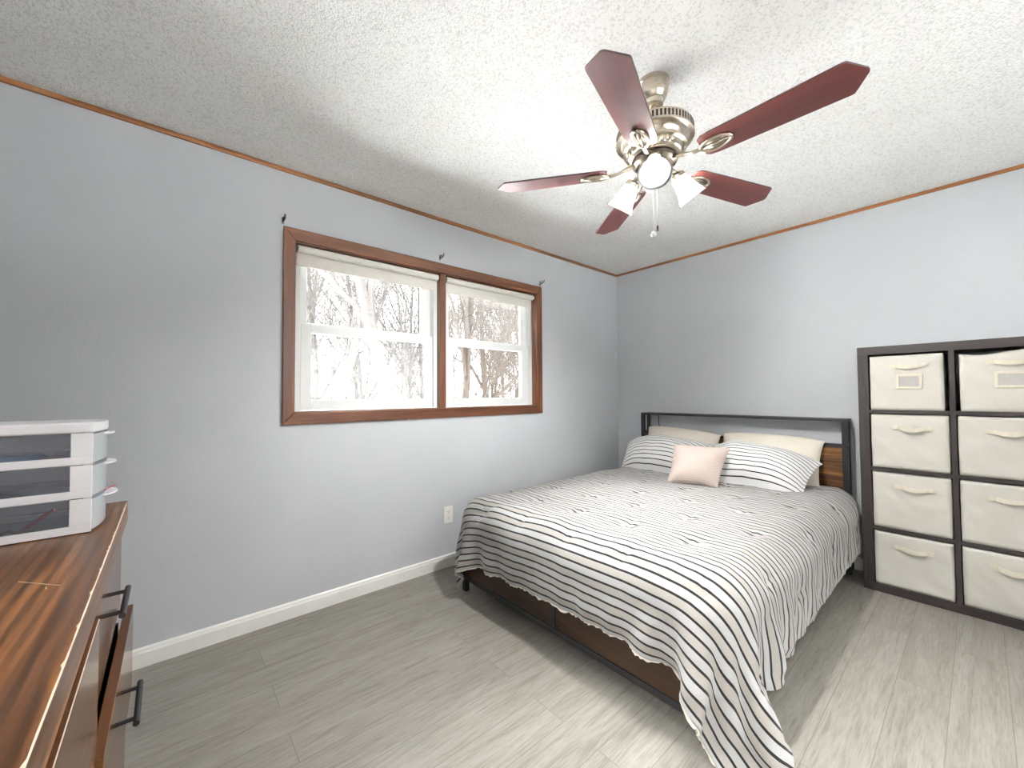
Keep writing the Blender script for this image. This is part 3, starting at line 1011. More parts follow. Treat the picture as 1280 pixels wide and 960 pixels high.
sol.thickness = 0.012
sol.offset = -1.0
tag(cf, 'puffy white and beige comforter with thin black stripes spread over the bed', 'comforter')
# ruffled raw hem along the foot edge
hem_rows = P[-1]
hb = np.zeros((4, NXc, 3))
for j in range(4):
    wv = 0.5 + 0.5 * value_noise(Uc[0], Uc[0] * 0 + 3.3, 0.011, 7)
    off = np.stack([0.0025 * value_noise(Uc[0], Uc[0] * 0 + j * 9.1, 0.02, 8), -0.003 * j * wv, -0.0026 * j * (0.5 + 0.8 * wv)], -1)
    hb[j] = hem_rows + off + N[-1] * (-0.006)
hb[..., 2] = np.maximum(hb[..., 2], 0.004)
hm = grid_mesh('ruffled_hem', hb, M['sheet'], None, cf)
hm['label'] = 'cream ruffled hem'

# --- pillows
def pillow(name, label, cat, group, bl, br, tr, tl, thick, m, flange=0.0, seed=0, pinch=0.06, n=40, dense=2.0, loft=0.015, wrap=0.03):
    """closed cushion between four corner points; U across, V up, both in metres"""
    bl, br, tr, tl = (np.array(c, float) for c in (bl, br, tr, tl))
    W = (np.linalg.norm(br - bl) + np.linalg.norm(tr - tl)) / 2
    Hh = (np.linalg.norm(tl - bl) + np.linalg.norm(tr - br)) / 2
    ex = ((br - bl) + (tr - tl)); ex /= np.linalg.norm(ex)
    ey = ((tl - bl) + (tr - br)); ey /= np.linalg.norm(ey)
    nz = np.cross(ex, ey); nz /= np.linalg.norm(nz)
    s = np.linspace(-1, 1, n)
    S, T = np.meshgrid(s, s)
    a, b = (S + 1) / 2, (T + 1) / 2
    base = bl * ((1 - a) * (1 - b))[..., None] + br * (a * (1 - b))[..., None] + tr * (a * b)[..., None] + tl * ((1 - a) * b)[..., None]
    base = base - ex * (np.sign(S) * np.abs(S) ** 2 * pinch * 0.5 * W * 0.5 * (1 - T ** 2))[..., None]
    base = base - ey * (np.sign(T) * np.abs(T) ** 2 * pinch * 0.5 * Hh * 0.5 * (1 - S ** 2))[..., None]
    # stuffed shape: the middle of the top edge rides up, the sides fall away backwards
    base = base + ey * ((loft * (1 - S ** 2) * b - loft * 0.6 * S ** 4 * b))[..., None]
    base = base - nz * (wrap * S ** 4 + 0.5 * wrap * T ** 4)[..., None]
    f = flange
    S2 = np.clip(np.abs(S) / (1 - f), 0, 1)
    T2 = np.clip(np.abs(T) / (1 - f), 0, 1)
    prof = ((1 - S2 ** dense) * (1 - T2 ** dense)) ** 0.72
    wr = 0.010 * value_noise(a * W, b * Hh, 0.16, seed) + 0.004 * value_noise(a * W, b * Hh, 0.055, seed + 1)
    front = base + nz * (thick / 2 * prof + wr * np.minimum(1, prof * 2) + 0.002 + 0.5 * wr * (1 - prof))[..., None]
    back = base - nz * (thick / 2 * prof * 0.8 + 0.002 - 0.5 * wr * (1 - prof))[..., None]
    verts = np.concatenate([front.reshape(-1, 3), back.reshape(-1, 3)])
    fr = [(j * n + i, j * n + i + 1, (j + 1) * n + i + 1, (j + 1) * n + i) for j in range(n - 1) for i in range(n - 1)]
    o_ = n * n
    bk = [(o_ + q[3], o_ + q[2], o_ + q[1], o_ + q[0]) for q in fr]
    ring = [i for i in range(n)] + [j * n + n - 1 for j in range(1, n)] + [(n - 1) * n + i for i in range(n - 2, -1, -1)] + [j * n for j in range(n - 2, 0, -1)]
    sd = [(ring[(k + 1) % len(ring)], ring[k], o_ + ring[k], o_ + ring[(k + 1) % len(ring)]) for k in range(len(ring))]
    faces = fr + bk + sd
    me = bpy.data.meshes.new(name)
    me.from_pydata(verts.tolist(), [], faces)
    uv = np.stack([a * W, b * Hh], -1).reshape(-1, 2)
    uv = np.concatenate([uv, uv])
    l = me.uv_layers.new(name='UVMap')
    l.data.foreach_set('uv', uv[np.array(faces).reshape(-1)].astype(np.float32).reshape(-1))
    me.materials.append(m)
    for p in me.polygons:
        p.use_smooth = True
    ob = bpy.data.objects.new(name, me)
    COL.objects.link(ob)
    return tag(ob, label, cat, group)
pillow('pillow', 'plain cream pillow against the headboard behind the left striped pillow', 'pillow', 'plain cream pillows',
       (0.47, -0.30, 0.56), (1.09, -0.30, 0.56), (1.085, -0.215, 0.875), (0.45, -0.215, 0.912), 0.17, M['sheet'], seed=3, pinch=0.08)
pillow('pillow', 'plain cream pillow against the headboard behind the right striped pillow', 'pillow', 'plain cream pillows',
       (1.12, -0.30, 0.56), (1.74, -0.30, 0.56), (1.755, -0.215, 0.885), (1.105, -0.215, 0.892), 0.17, M['sheet'], seed=5, pinch=0.08)
pillow('pillow', 'black and white striped pillow on the left side of the bed', 'pillow', 'striped pillows',
       (0.40, -0.60, 0.575), (1.06, -0.58, 0.575), (1.08, -0.30, 0.838), (0.30, -0.33, 0.812), 0.24, M['stripe_sham'], 0.05, 11, 0.10, loft=0.022, wrap=0.05)
pillow('pillow', 'black and white striped pillow on the right side of the bed', 'pillow', 'striped pillows',
       (1.07, -0.62, 0.575), (1.715, -0.60, 0.575), (1.765, -0.30, 0.79), (1.075, -0.30, 0.85), 0.24, M['stripe_sham'], 0.05, 14, 0.10, loft=0.022, wrap=0.05)
pillow('throw_pillow', 'small square blush pink textured pillow in front of the striped pillows', 'pillow', None,
       (0.985, -0.87, 0.57), (1.30, -0.785, 0.572), (1.335, -0.66, 0.83), (0.965, -0.71, 0.832), 0.17, M['knit'], 0.0, 21, 0.11, loft=0.0, wrap=0.02)

# --- thin black cord with a plug hanging behind the headboard
cb = BM()
tube(cb, [(0.463, -0.024, 0.999), (0.464, -0.025, 0.955), (0.468, -0.027, 0.90), (0.50, -0.033, 0.875), (0.52, -0.036, 0.862), (0.505, -0.035, 0.84), (0.50, -0.03, 0.70), (0.50, -0.03, 0.35), (0.5, -0.03, 0.10)], 0.0028, 6)
cd = mesh_obj('cord', cb, M['dark'], smooth=True)
tag(cd, 'thin black cord hanging behind the left end of the headboard', 'cord')
pb = BM()
tube(pb, [(0.495, -0.036, 0.884), (0.507, -0.038, 0.874), (0.523, -0.038, 0.858), (0.532, -0.036, 0.846)], [0.006, 0.009, 0.009, 0.005], 8)
mesh_obj('plug', pb, M['dark'], cd, smooth=True)

# ------------------------------------------------------------------ cube storage shelf with fabric bins
SX0, SX1, SYF, SYB = 1.955, 2.741, -0.298, -0.018
sh = thing('cube_shelf', 'tall dark brown cube shelf full of cream bins right of the bed', 'shelf', (0, 0, 0))
part_box('top_board', M['shelf'], sh, (SX0, SX1, SYF, SYB, 1.421, 1.470), 0.0015)
part_box('bottom_board', M['shelf'], sh, (SX0, SX1, SYF, SYB, 0.0, 0.049), 0.0015)
part_box('side_panel', M['shelf_v'], sh, (SX0, SX0 + 0.050, SYF, SYB, 0.049, 1.421), 0.0015)
part_box('side_panel', M['shelf_v'], sh, (SX1 - 0.050, SX1, SYF, SYB, 0.049, 1.421), 0.0015)
part_box('center_divider', M['shelf_v'], sh, (2.338, 2.360, SYF + 0.002, SYB, 0.049, 1.421), 0.001)
ZR = [(0.049, 0.367), (0.389, 0.721), (0.744, 1.066), (1.088, 1.421)]
XC = [(2.005, 2.338), (2.360, 2.691)]
for z0, z1 in ((0.367, 0.389), (0.721, 0.744), (1.066, 1.088)):
    for x0, x1 in XC:
        part_box('shelf_board', M['shelf'], sh, (x0, x1, SYF + 0.002, SYB, z0, z1), 0.001)

def bin_shape(w, d, h, seed, slump=0.0, bulge=0.005):
    bm_ = BM()
    bmesh.ops.create_cube(bm_, size=1)
    bmesh.ops.subdivide_edges(bm_, edges=bm_.edges[:], cuts=15, use_grid_fill=True)
    for v in bm_.verts:
        x, y, z = v.co
        ex, ey, ez = 1 - (2 * x) ** 4, 1 - (2 * y) ** 4, 1 - (2 * z) ** 4
        p = Vector((x * w, y * d, (z + 0.5) * h))
        q = p * 9 + Vector((seed * 3.1, seed, 0))
        nn = noise.noise(q) * 0.5 + noise.noise(q * 2.7) * 0.25
        if abs(y + 0.5) < 1e-4:
            p.y += -(bulge * ex * ez) - (0.011 * nn + 0.006 * noise.noise(Vector((p.x * 22 + p.z * 14, seed * 2.2, p.z * 9)))) * ez ** 0.5
        if abs(abs(x) - 0.5) < 1e-4:
            p.x += math.copysign(0.0015 * ey * ez, x) - 0.002 * nn * ez
        if abs(z - 0.5) < 1e-4:
            p.z += 0.002 * nn - slump * math.exp(-((x + 0.25) / 0.34) ** 2)
            if abs(x) < 0.46 and abs(y) < 0.46:
                p.z -= 0.02
        elif slump and z > 0:
            p.z -= slump * (2 * z) ** 2 * math.exp(-((x + 0.25) / 0.34) ** 2)
        # soft corners
        if abs(abs(x) - 0.5) < 1e-4 and abs(abs(y) - 0.5) < 1e-4:
            p.x *= 0.985; p.y *= 0.985
        v.co = p
    return bm_
def ribbon(x0, x1, z, hh, bow, droop, th=0.003, y0=0.0, n=18, skew=0.0):
    bm_ = BM()
    rows = []
    for i in range(n + 1):
        t_ = i / n
        k_ = max(0.0, math.sin(PI * min(1, max(0, (t_ - 0.16) / 0.68))))
        x = x0 + (x1 - x0) * t_
        yy = y0 - bow * k_ ** 0.8
        zz = z - droop * k_ + skew * (t_ - 0.5)
        tw = 0.35 * hh * k_
        rows.append([bm_.verts.new((x, yy, zz + hh / 2)), bm_.verts.new((x, yy - th, zz + hh / 2)), bm_.verts.new((x, yy - th - tw * 0.4, zz - hh / 2)), bm_.verts.new((x, yy - tw * 0.4, zz - hh / 2))])
    for a_, b_ in zip(rows, rows[1:]):
        for k_ in range(4):
            bm_.faces.new((a_[k_], a_[(k_ + 1) % 4], b_[(k_ + 1) % 4], b_[k_]))
    bm_.faces.new(rows[0][::-1]); bm_.faces.new(rows[-1])
    return bm_
ROWN = ['bottom row', 'second row from the floor', 'third row from the floor', 'top row']
COLN = ['left column', 'right column']
rb = random.Random(4)
for r in range(4):
    for c in range(2):
        x0, x1 = XC[c]
        z0, z1 = ZR[r]
        top = (r == 3)
        w = (x1 - x0) - (0.024 if top else 0.008)
        h = (z1 - z0) - (0.012 if top else 0.006)
        d = 0.262
        lab = 'cream fabric bin in the %s, %s of the cube shelf' % (ROWN[r], COLN[c])
        if top:
            lab = 'cream bin with a label window in the top row, %s of the cube shelf' % COLN[c]
        cx = (x0 + x1) / 2 + ((-0.004 if c == 0 else 0.004) if top else 0)
        b = thing('storage_bin', lab, 'bin', (cx, SYF + 0.006 + d / 2 - (0.004 if top else 0), z0 + 0.0005), 0, 'cream storage bins')
        if top:
            b.rotation_euler = (0, 0, math.radians(-1.2 if c == 0 else 0.8))
        mesh_obj('bin_body', bin_shape(w, d, h, r * 2 + c + 1, 0.022 if (top and c == 1) else 0.0, 0.003 if not top else 0.006), M['bin'], b, smooth=True)
        off = (0.012 if c == 0 else 0.02) + rb.uniform(-0.006, 0.006)
        hz = h - (0.075 if not top else 0.062)
        mesh_obj('handle', ribbon(off - 0.080, off + 0.078, hz, 0.023, rb.uniform(0.018, 0.026), rb.uniform(0.004, 0.012), 0.0028, -d / 2 - 0.0105, skew=rb.uniform(-0.004, 0.004)), M['bin_strap'], b, smooth=False)
        if top:
            fr_ = BM()
            zc = h - 0.155
            yf = -d / 2 - 0.0145
            xa, xb, za, zb = off - 0.055, off + 0.055, zc - 0.042, zc + 0.042
            e = 0.013
            for a_ in ((xa, xa + e, za, zb), (xb - e, xb, za, zb), (xa + e, xb - e, za, za + e), (xa + e, xb - e, zb - e, zb)):
                box(fr_, a_[0], a_[1], yf - 0.004, yf + 0.018, a_[2], a_[3])
            lh = mesh_obj('label_holder', fr_, M['bin_strap'], b, bevel=0.001)
            mesh_obj('label_window', box(BM(), xa + e, xb - e, yf - 0.001, yf + 0.016, za + e, zb - e), M['paper'], lh)['label'] = 'blank pale grey window'

# ------------------------------------------------------------------ dresser
DX0, DX1, DYF, DYB, DZ = 0.735, 2.125, -3.638, -4.06, 0.875
dr = thing('dresser', 'rustic brown wood dresser with black bar handles in the near left corner', 'dresser', (0, 0, 0))
mesh_obj('dresser_top', box(BM(), DX0, DX1, DYB, DYF, DZ - 0.060, DZ), M['dresser_top'], dr, bevel=0.0025)
rs = random.Random(9)
sc_ = BM()
rows_ = []
for i in range(140):                                     # one long worn line of uneven width where the finish has gone
    x = DX0 + 0.03 + (DX1 - DX0 - 0.05) * i / 139
    wdt = 0.0001 + 0.0006 * max(0.0, 0.4 + noise.noise(Vector((x * 17, 2, 0)))) + (0.0022 if rs.random() < 0.06 else 0)
    rows_.append([sc_.verts.new((x, DYF + 0.0004, DZ - 0.0009 - wdt * 0.4)), sc_.verts.new((x, DYF - 0.0006, DZ - 0.0004)), sc_.verts.new((x, DYF - 0.0008 - wdt, DZ + 0.0004)), sc_.verts.new((x, DYF - 0.002, DZ - 0.003))])
for r0_, r1_ in zip(rows_, rows_[1:]):
    for q in range(4):
        sc_.faces.new((r0_[q], r0_[(q + 1) % 4], r1_[(q + 1) % 4], r1_[q]))
sc_.faces.new(rows_[0]); sc_.faces.new(rows_[-1][::-1])
mesh_obj('worn_edge', sc_, M['scratch'], dr)['label'] = 'pale worn line along the front top edge'
for (xx, yy, L, an) in ((1.36, -3.74, 0.09, 0.7), (1.42, -3.70, 0.012, 0.2), (1.62, -3.80, 0.03, 1.1), (1.5, -3.86, 0.03, 0.4)):
    mesh_obj('scratch', tube(BM(), [(xx, yy, DZ), (xx + L * math.cos(an), yy + L * math.sin(an), DZ)], 0.0007, 4), M['scratch'], dr)['label'] = 'pale scratch in the dresser top'
part_box('side_panel', M['dresser'], dr, (DX0 + 0.012, DX0 + 0.030, DYB, DYF - 0.030, 0.06, DZ - 0.060))
part_box('side_panel', M['dresser'], dr, (DX1 - 0.030, DX1 - 0.012, DYB, DYF - 0.030, 0.06, DZ - 0.060))
part_box('back_panel', M['dresser_dark'], dr, (DX0 + 0.030, DX1 - 0.030, DYB, DYB + 0.006, 0.06, DZ - 0.060), 0)
part_box('center_panel', M['dresser_dark'], dr, (1.424, 1.440, DYB + 0.006, DYF - 0.032, 0.078, DZ - 0.060), 0)
part_box('bottom_panel', M['dresser_dark'], dr, (DX0 + 0.030, DX1 - 0.030, DYB + 0.006, DYF - 0.032, 0.06, 0.078), 0)
for xx in (DX0 + 0.012, DX1 - 0.062):
    for yy in (DYF - 0.085, DYB):
        part_box('foot', M['dresser_dark'], dr, (xx, xx + 0.05, yy, yy + 0.05, 0, 0.06))
DRX = [(DX0 + 0.010, 1.428), (1.436, DX1 - 0.010)]
DRZ = [(0.568, 0.806), (0.318, 0.560), (0.070, 0.310)]
# how far each front stands proud of the carcass line (the drawers do not all close fully): [far end, near end]
PROUD = {(0, 0): (-0.012, -0.012), (0, 1): (0.017, 0.012), (0, 2): (0.004, 0.004), (1, 0): (0.0035, 0.0035), (1, 1): (-0.010, -0.010), (1, 2): (-0.008, -0.008)}
for c, (x0, x1) in enumerate(DRX):
    for r, (z0, z1) in enumerate(DRZ):
        pa, pb = PROUD[(c, r)]
        ya, yb = DYF + pa, DYF + pb
        bm_ = BM()
        vs_ = [bm_.verts.new(p) for p in ((x0, ya - 0.019, z0), (x1, yb - 0.019, z0), (x1, yb, z0), (x0, ya, z0), (x0, ya - 0.019, z1), (x1, yb - 0.019, z1), (x1, yb, z1), (x0, ya, z1))]
        for f in ((0, 3, 2, 1), (4, 5, 6, 7), (0, 1, 5, 4), (1, 2, 6, 5), (2, 3, 7, 6), (3, 0, 4, 7)):
            bm_.faces.new([vs_[i] for i in f])
        bm_.faces.ensure_lookup_table()
        bm_.faces[1].material_index = 1
        dw = mesh_obj('drawer', bm_, [M['dresser'], M['dresser_dark']], dr, bevel=0.0012)
        bx = BM()
        y1 = max(ya, yb) - 0.030
        xa, xb = x0 + 0.035, x1 - 0.035
        box(bx, xa, xa + 0.012, DYB + 0.03, y1, z0 + 0.03, z1 - 0.03); box(bx, xb - 0.012, xb, DYB + 0.03, y1, z0 + 0.03, z1 - 0.03)
        box(bx, xa + 0.012, xb - 0.012, DYB + 0.03, y1, z0 + 0.03, z0 + 0.036)
        mesh_obj('drawer_box', bx, M['dresser_dark'], dw)
        hx, hz = (x0 + x1) / 2 + 0.02, (z0 + z1) / 2 + 0.02
        yf = (ya + yb) / 2
        hb_ = BM()
        tube(hb_, [(hx - 0.088, yf + 0.030, hz), (hx + 0.088, yf + 0.030, hz)], 0.0062, 14)
        for s in (-0.064, 0.064):
            tube(hb_, [(hx + s, yf - 0.001, hz), (hx + s, yf + 0.028, hz)], 0.0046, 10)
        mesh_obj('handle', hb_, M['blackmetal'], dw, smooth=False, bevel=0.0008)['label'] = 'black metal bar handle'
        if (c, r) == (1, 0):
            wl = BM()
            box(wl, x0 + 0.002, x1 - 0.01, yf - 0.0009, yf + 0.0003, z1 - 0.0009, z1 + 0.0003)
            mesh_obj('worn_edge', wl, M['scratch'], dw)

# ------------------------------------------------------------------ plastic drawer organizer on the dresser
OX0, OX1, OYF, OYB, OZ = 0.868, 1.080, -3.682, -4.045, DZ
og = thing('drawer_organizer', 'white plastic three drawer organizer with smoky sides on top of the dresser', 'organizer', (0, 0, 0))
H0 = 0.258
def rrect(x0, x1, y0, y1, r, n=6, bow=0.0):
    out = []
    for cx, cy, a0 in ((x1 - r, y1 - r, 0), (x0 + r, y1 - r, 90), (x0 + r, y0 + r, 180), (x1 - r, y0 + r, 270)):
        for i in range(n + 1):
            a = math.radians(a0 + 90 * i / n)
            out.append((cx + r * math.cos(a), cy + r * math.sin(a)))
    if bow:
        xm, hw = (x0 + x1) / 2, (x1 - x0) / 2
        q = []
        for i, (x, y) in enumerate(out):
            q.append((x, y))
            if i == n:      # along the front edge, from +x to -x
                for k in range(1, 12):
                    xx = x1 - r - (x1 - x0 - 2 * r) * k / 12
                    q.append((xx, y1 + bow * (1 - ((xx - xm) / (hw - r)) ** 2)))
        out = q
    return out
lid = prism(BM(), rrect(OX0 - 0.003, OX1 + 0.003, OYB - 0.003, OYF + 0.004, 0.012, bow=0.012), OZ + H0 - 0.024, OZ + H0)
mesh_obj('lid', lid, M['plastic'], og, bevel=0.004)
db = BM()
tube(db, [(OX1 - 0.055, OYF - 0.03, OZ + H0 - 0.0005), (OX1 - 0.015, OYF - 0.03, OZ + H0 - 0.0005)], 0.0015, 6)
levels = [(0.002, 0.080), (0.082, 0.158), (0.160, H0 - 0.025)]
fr_ = BM()
pw = 0.036
for (a_, b_) in levels:
    za, zb = OZ + a_, OZ + b_
    for xs in (OX0, OX1 - 0.006):
        box(fr_, xs, xs + 0.006, OYB, OYF, za, za + 0.018)
        box(fr_, xs, xs + 0.006, OYF - pw, OYF, za + 0.018, zb)
        box(fr_, xs, xs + 0.006, OYB, OYB + pw, za + 0.018, zb)
    box(fr_, OX0 + 0.006, OX1 - 0.006, OYB, OYB + 0.004, za, zb)
    box(fr_, OX0 + 0.006, OX1 - 0.006, OYB + 0.004, OYF - 0.002, za, za + 0.003)
mesh_obj('frame', fr_, M['plastic'], og, bevel=0.0012)
for xs in (OX0 + 0.0015, OX1 - 0.0045):
    for (a_, b_) in levels:
        mesh_obj('side_window', box(BM(), xs, xs + 0.003, OYB + pw, OYF - pw, OZ + a_ + 0.018, OZ + b_), M['smoky'], og)['label'] = 'smoky see-through side'
for i, (a_, b_) in enumerate(levels):
    za, zb = OZ + a_ + 0.004, OZ + b_ - 0.003
    dwr = prism(BM(), rrect(OX0 + 0.007, OX1 - 0.007, OYF - 0.004, OYF + 0.002, 0.0029, 3, bow=0.012), za, zb)
    dd = mesh_obj('drawer', dwr, M['frosted'], og)
    lip = BM()
    xm = (OX0 + OX1) / 2 - 0.01
    for k in range(2):
        z_ = zb - 0.002
        pts = [(xm + 0.05 * math.cos(a), OYF + 0.010 + (0.018 + 0.004 * (2 - i)) * math.sin(a)) for a in [PI * q / 12 for q in range(13)]]
        if k == 0:
            prism(lip, pts, z_ - 0.004, z_)
    mesh_obj('pull_tab', lip, M['plastic'], dd, bevel=0.001)['label'] = 'white pull tab'
    box_ = BM()
    box(box_, OX0 + 0.012, OX1 - 0.012, OYB + 0.012, OYF - 0.006, za, za + 0.002)
    mesh_obj('drawer_floor', box_, M['frosted'], dd)
# things seen dimly through the smoky sides
def small(name, bm_, rgb, label, cat, rough=0.5):
    return tag(mesh_obj(name, bm_, flat_mat(name + '_colour', rgb, rough), bevel=0.001), label, cat)
zt = OZ + levels[2][0] + 0.0062
small('marker', tube(BM(), [(1.050, -3.99, zt + 0.012), (1.052, -3.86, zt + 0.012), (1.053, -3.765, zt + 0.012), (1.053, -3.755, zt + 0.012)], [0.011, 0.011, 0.011, 0.006], 12), (96, 132, 176), 'blue marker in the top drawer of the plastic organizer', 'marker')
small('eraser', box(BM(), 1.058, 1.066, -3.835, -3.812, zt, zt + 0.010), (214, 110, 146), 'pink eraser in the top drawer of the plastic organizer', 'eraser')
small('eraser', box(BM(), 1.058, 1.066, -3.862, -3.845, zt, zt + 0.009), (190, 196, 96), 'yellow-green eraser in the top drawer of the plastic organizer', 'eraser')
small('bottle_cap', lathe(BM(), [(0, 0), (0.010, 0), (0.010, 0.010), (0.008, 0.012), (0, 0.012)], 18, Matrix.Translation((1.055, -3.773, zt))), (222, 206, 180), 'round cream cap in the top drawer of the plastic organizer', 'cap')
zm = OZ + levels[1][0] + 0.0062
small('tool', tube(BM(), [(1.045, -3.97, zm + 0.012), (1.05, -3.90, zm + 0.014), (1.05, -3.83, zm + 0.011), (1.054, -3.79, zm + 0.010)], [0.004, 0.012, 0.010, 0.004], 10), (70, 72, 78), 'dark grey tool in the middle drawer of the plastic organizer', 'tool')
small('paper_tag', box(BM(), 1.056, 1.0575, -3.815, -3.795, zm, zm + 0.012), (196, 184, 150), 'small tan tag in the middle drawer of the plastic organizer', 'tag')
zb_ = OZ + levels[0][0] + 0.0062
small('pen', tube(BM(), [(1.045, -3.80, zb_ + 0.006), (1.045, -3.745, zb_ + 0.05)], [0.004, 0.004], 8), (176, 40, 60), 'red pen leaning in the bottom drawer of the plastic organizer', 'pen')
small('cable', tube(BM(), [(1.04 + 0.012 * math.sin(i * 0.9), -3.98 + 0.012 * i, zb_ + 0.008 + 0.006 * math.sin(i * 1.7) ** 2) for i in range(18)], 0.0035, 6), (120, 112, 90), 'tan cable coiled in the bottom drawer of the plastic organizer', 'cable')
small('ribbon', tube(BM(), [(0.99, OYF + 0.0155, OZ + 0.0805), (0.975, OYF + 0.019, OZ + 0.0825), (0.955, OYF + 0.024, OZ + 0.0835), (0.935, OYF + 0.031, OZ + 0.0832)], 0.0016, 6), (190, 40, 50), 'red ribbon end poking out above the bottom drawer of the organizer', 'ribbon')

# ------------------------------------------------------------------ ceiling fan
FX, FY = 1.622, -2.085
fan = thing('ceiling_fan', 'ceiling fan with five mahogany blades and three lit glass shades', 'fan', (FX, FY, RH))
B = M['brass']
mesh_obj('canopy', lathe(BM(), [(0, 0), (0.062, 0), (0.063, -0.012), (0.058, -0.016), (0.058, -0.032), (0.052, -0.058), (0.043, -0.074), (0.038, -0.078), (0.036, -0.094), (0.024, -0.097), (0, -0.097)], 44), B, fan, smooth=False, bevel=0.0)
mesh_obj('downrod', lathe(BM(), [(0, -0.09), (0.0135, -0.09), (0.0135, -0.165), (0.026, -0.168), (0.026, -0.19), (0, -0.19)], 24), B, fan)
mh = BM()
lathe(mh, [(0, -0.186), (0.05, -0.186), (0.125, -0.192), (0.143, -0.198), (0.146, -0.203), (0.146, -0.234), (0.149, -0.237), (0.148, -0.241), (0.130, -0.243), (0.124, -0.250), (0.118, -0.262), (0.116, -0.272), (0.122, -0.274), (0.122, -0.278), (0.108, -0.281), (0.102, -0.300), (0.094, -0.303), (0.094, -0.307), (0.088, -0.312), (0, -0.312)], 64)
hs = mesh_obj('motor_housing', mh, B, fan)
vb = BM()
for i in range(64):
    a = 2 * PI * i / 64
    m_ = Matrix.Rotation(a, 4, 'Z')
    q = BM()
    box(q, 0.1452, 0.1466, -0.0036, 0.0036, -0.231, -0.207)
    bmesh.ops.transform(q, matrix=m_, verts=q.verts[:])
    me_ = bpy.data.meshes.new('tmp'); q.to_mesh(me_); q.free(); vb.from_mesh(me_); bpy.data.meshes.remove(me_)
mesh_obj('vent_slots', vb, M['dark'], hs)['label'] = 'ring of dark vent slots'
for i in range(5):
    ob = BM()
    a = math.radians(36 + 72 * i)
    for dz, da in ((0, -0.10), (0, 0.0), (0, 0.10)):
        q = BM()
        lathe(q, [(0, 0.004), (0.010, 0.0025), (0.0125, 0)], 12, Matrix.Translation((0.1075 * math.cos(a + da * 2), 0.1075 * math.sin(a + da * 2), -0.292)) @ Matrix.Rotation(a, 4, 'Z') @ Matrix.Rotation(math.radians(112), 4, 'Y'))
        me_ = bpy.data.meshes.new('tmp'); q.to_mesh(me_); q.free(); ob.from_mesh(me_); bpy.data.meshes.remove(me_)
    mesh_obj('relief_ornament', ob, B, hs, smooth=True)
mesh_obj('flywheel', lathe(BM(), [(0, -0.312), (0.080, -0.312), (0.084, -0.318), (0.084, -0.330), (0.070, -0.338), (0, -0.338)], 40), M['brass_dark'], fan)
# blades with their irons
def blade_outline():
    pts = [(0.185, -0.040), (0.20, -0.052), (0.225, -0.056)]
    pts += [(0.40, -0.061), (0.598, -0.066), (0.606, -0.064), (0.611, -0.058)]
    pts += [(0.646, -0.008), (0.648, 0.0), (0.646, 0.008)]
    pts += [(0.611, 0.058), (0.606, 0.064), (0.598, 0.066), (0.40, 0.061), (0.225, 0.056), (0.20, 0.052), (0.185, 0.040)]
    return pts
blade0 = None
for k in range(5):
    ang = math.radians(0.2 + 72 * k)
    mtx = Matrix.Rotation(ang, 4, 'Z') @ Matrix.Translation((0, 0, -0.350)) @ Matrix.Rotation(math.radians(-11), 4, 'X')
    if blade0 is None:
        blade0 = mesh_obj('blade', prism(BM(), blade_outline(), -0.003, 0.003), [M['blade'], M['blade_edge']], fan, bevel=0.0012)
        for p in blade0.data.polygons:
            if abs(p.normal.z) < 0.5:
                p.material_index = 1
        br_ = BM()
        # oval medallion under the blade root: outer ring, centre rib, swept arm to the hub
        ring = [(0.235 + 0.052 * math.cos(a), 0.027 * math.sin(a), -0.0075) for a in [2 * PI * i / 28 for i in range(29)]]
        tube(br_, ring, 0.006, 8, cap=False)
        lathe(br_, [(0, -0.0045), (0.9, -0.0045), (1.0, -0.003)], 28, Matrix.Translation((0.235, 0, 0)) @ Matrix.Diagonal((0.048, 0.024, 1, 1)))
        tube(br_, [(0.192, 0, -0.008), (0.235, 0, -0.0105), (0.276, 0, -0.008)], [0.005, 0.007, 0.004], 8)
        tube(br_, [(0.076, 0.0, 0.022), (0.105, 0, 0.012), (0.14, 0, -0.004), (0.19, 0, -0.008)], [0.010, 0.009, 0.008, 0.007], 10)
        for s in (-0.011, 0.011):
            tube(br_, [(0.205, s, -0.008), (0.235, s * 1.3, -0.009), (0.266, s, -0.008)], 0.0028, 6)
        iron0 = mesh_obj('blade_iron', br_, B, blade0, smooth=True)
        b_ = blade0
    else:
        b_ = blade0.copy(); COL.objects.link(b_)
        ir = iron0.copy(); COL.objects.link(ir); ir.parent = b_
    b_.matrix_local = mtx
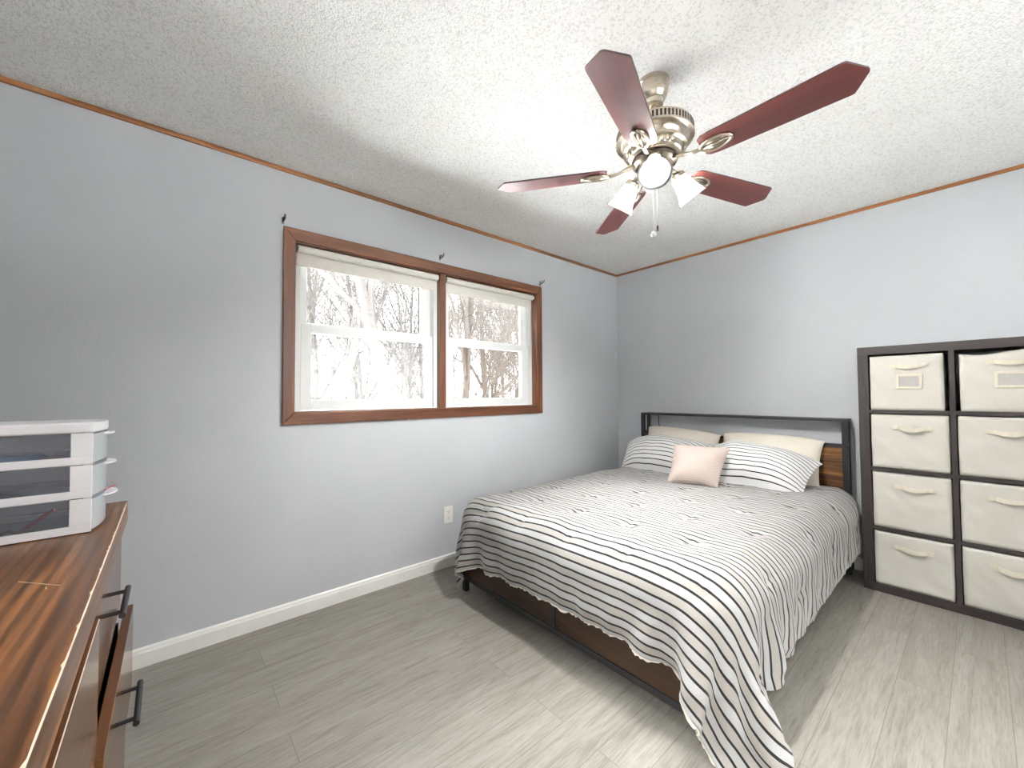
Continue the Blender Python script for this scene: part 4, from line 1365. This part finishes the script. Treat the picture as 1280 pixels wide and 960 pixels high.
# light kit
mesh_obj('light_fitter', lathe(BM(), [(0, -0.338), (0.052, -0.338), (0.055, -0.345), (0.055, -0.385), (0.050, -0.395), (0.040, -0.412), (0.022, -0.425), (0.010, -0.432), (0, -0.433)], 40), B, fan)
for k in range(3):
    ang = math.radians(-60.7 + 120 * k)
    tilt = math.radians(38)
    # local -Z is the shade's axis, opening downward and outward
    mtx = Matrix.Rotation(ang, 4, 'Z') @ Matrix.Translation((0.094, 0, -0.362)) @ Matrix.Rotation(-tilt, 4, 'Y')
    arm = BM()
    tube(arm, [(0.045, 0, -0.365), (0.066, 0, -0.356), (0.086, 0, -0.355), (0.096, 0, -0.366)], 0.009, 10)
    bmesh.ops.transform(arm, matrix=Matrix.Rotation(ang, 4, 'Z'), verts=arm.verts[:])
    mesh_obj('lamp_arm', arm, B, fan, smooth=True)
    cp = mesh_obj('socket_cup', lathe(BM(), [(0, 0.004), (0.018, 0.003), (0.027, -0.004), (0.029, -0.020), (0.026, -0.021), (0, -0.012)], 28), B, fan)
    cp.matrix_local = mtx
    prof = [(0.0255, -0.014), (0.0275, -0.024), (0.033, -0.036), (0.037, -0.052), (0.0395, -0.070), (0.0440, -0.088), (0.0510, -0.104), (0.0600, -0.118)]
    inner = [(r - 0.0028, z) for r, z in prof[::-1]]
    shd = mesh_obj('lamp_shade', lathe(BM(), prof + inner, 44), [M['shade_outer'], M['shade_glass']], fan, smooth=True)
    for q, pg in enumerate(shd.data.polygons):      # frosted on the inside, clear glass outside
        pg.material_index = 1 if q >= 44 * (len(prof) - 1) else 0
    shd.matrix_local = mtx
    bl_ = mesh_obj('bulb', lathe(BM(), [(0, -0.018), (0.0105, -0.018), (0.0115, -0.028), (0.018, -0.041), (0.0215, -0.054), (0.020, -0.066), (0.012, -0.075), (0, -0.078)], 28), M['bulb'], shd, smooth=True)
for dx, zb, kind in ((0.026, -0.600, 'fob'), (0.010, -0.622, 'ball')):
    ch = BM()
    px_, py_ = dx * 0.759, dx * 0.651
    off_ = Vector((0.028, -0.05, 0))
    x_, y_ = off_.x + (dx - 0.018) * 0.65, off_.y + (dx - 0.018) * 0.76
    tube(ch, [(x_ * 0.9, y_ * 0.9, -0.412), (x_, y_, -0.44), (x_, y_, zb)], 0.0013, 6)
    chn = mesh_obj('pull_chain', ch, M['chrome'], fan)
    fb = BM()
    if kind == 'fob':
        lathe(fb, [(0, 0), (0.0035, -0.002), (0.0045, -0.012), (0.003, -0.022), (0, -0.023)], 12, Matrix.Translation((x_, y_, zb)))
        mesh_obj('chain_fob', fb, M['brass_dark'], chn, smooth=True)
    else:
        lathe(fb, [(0, 0), (0.004, -0.002), (0.010, -0.009), (0.0115, -0.015), (0.009, -0.022), (0, -0.026)], 16, Matrix.Translation((x_, y_, zb)))
        mesh_obj('chain_fob', fb, M['chrome'], chn, smooth=True)
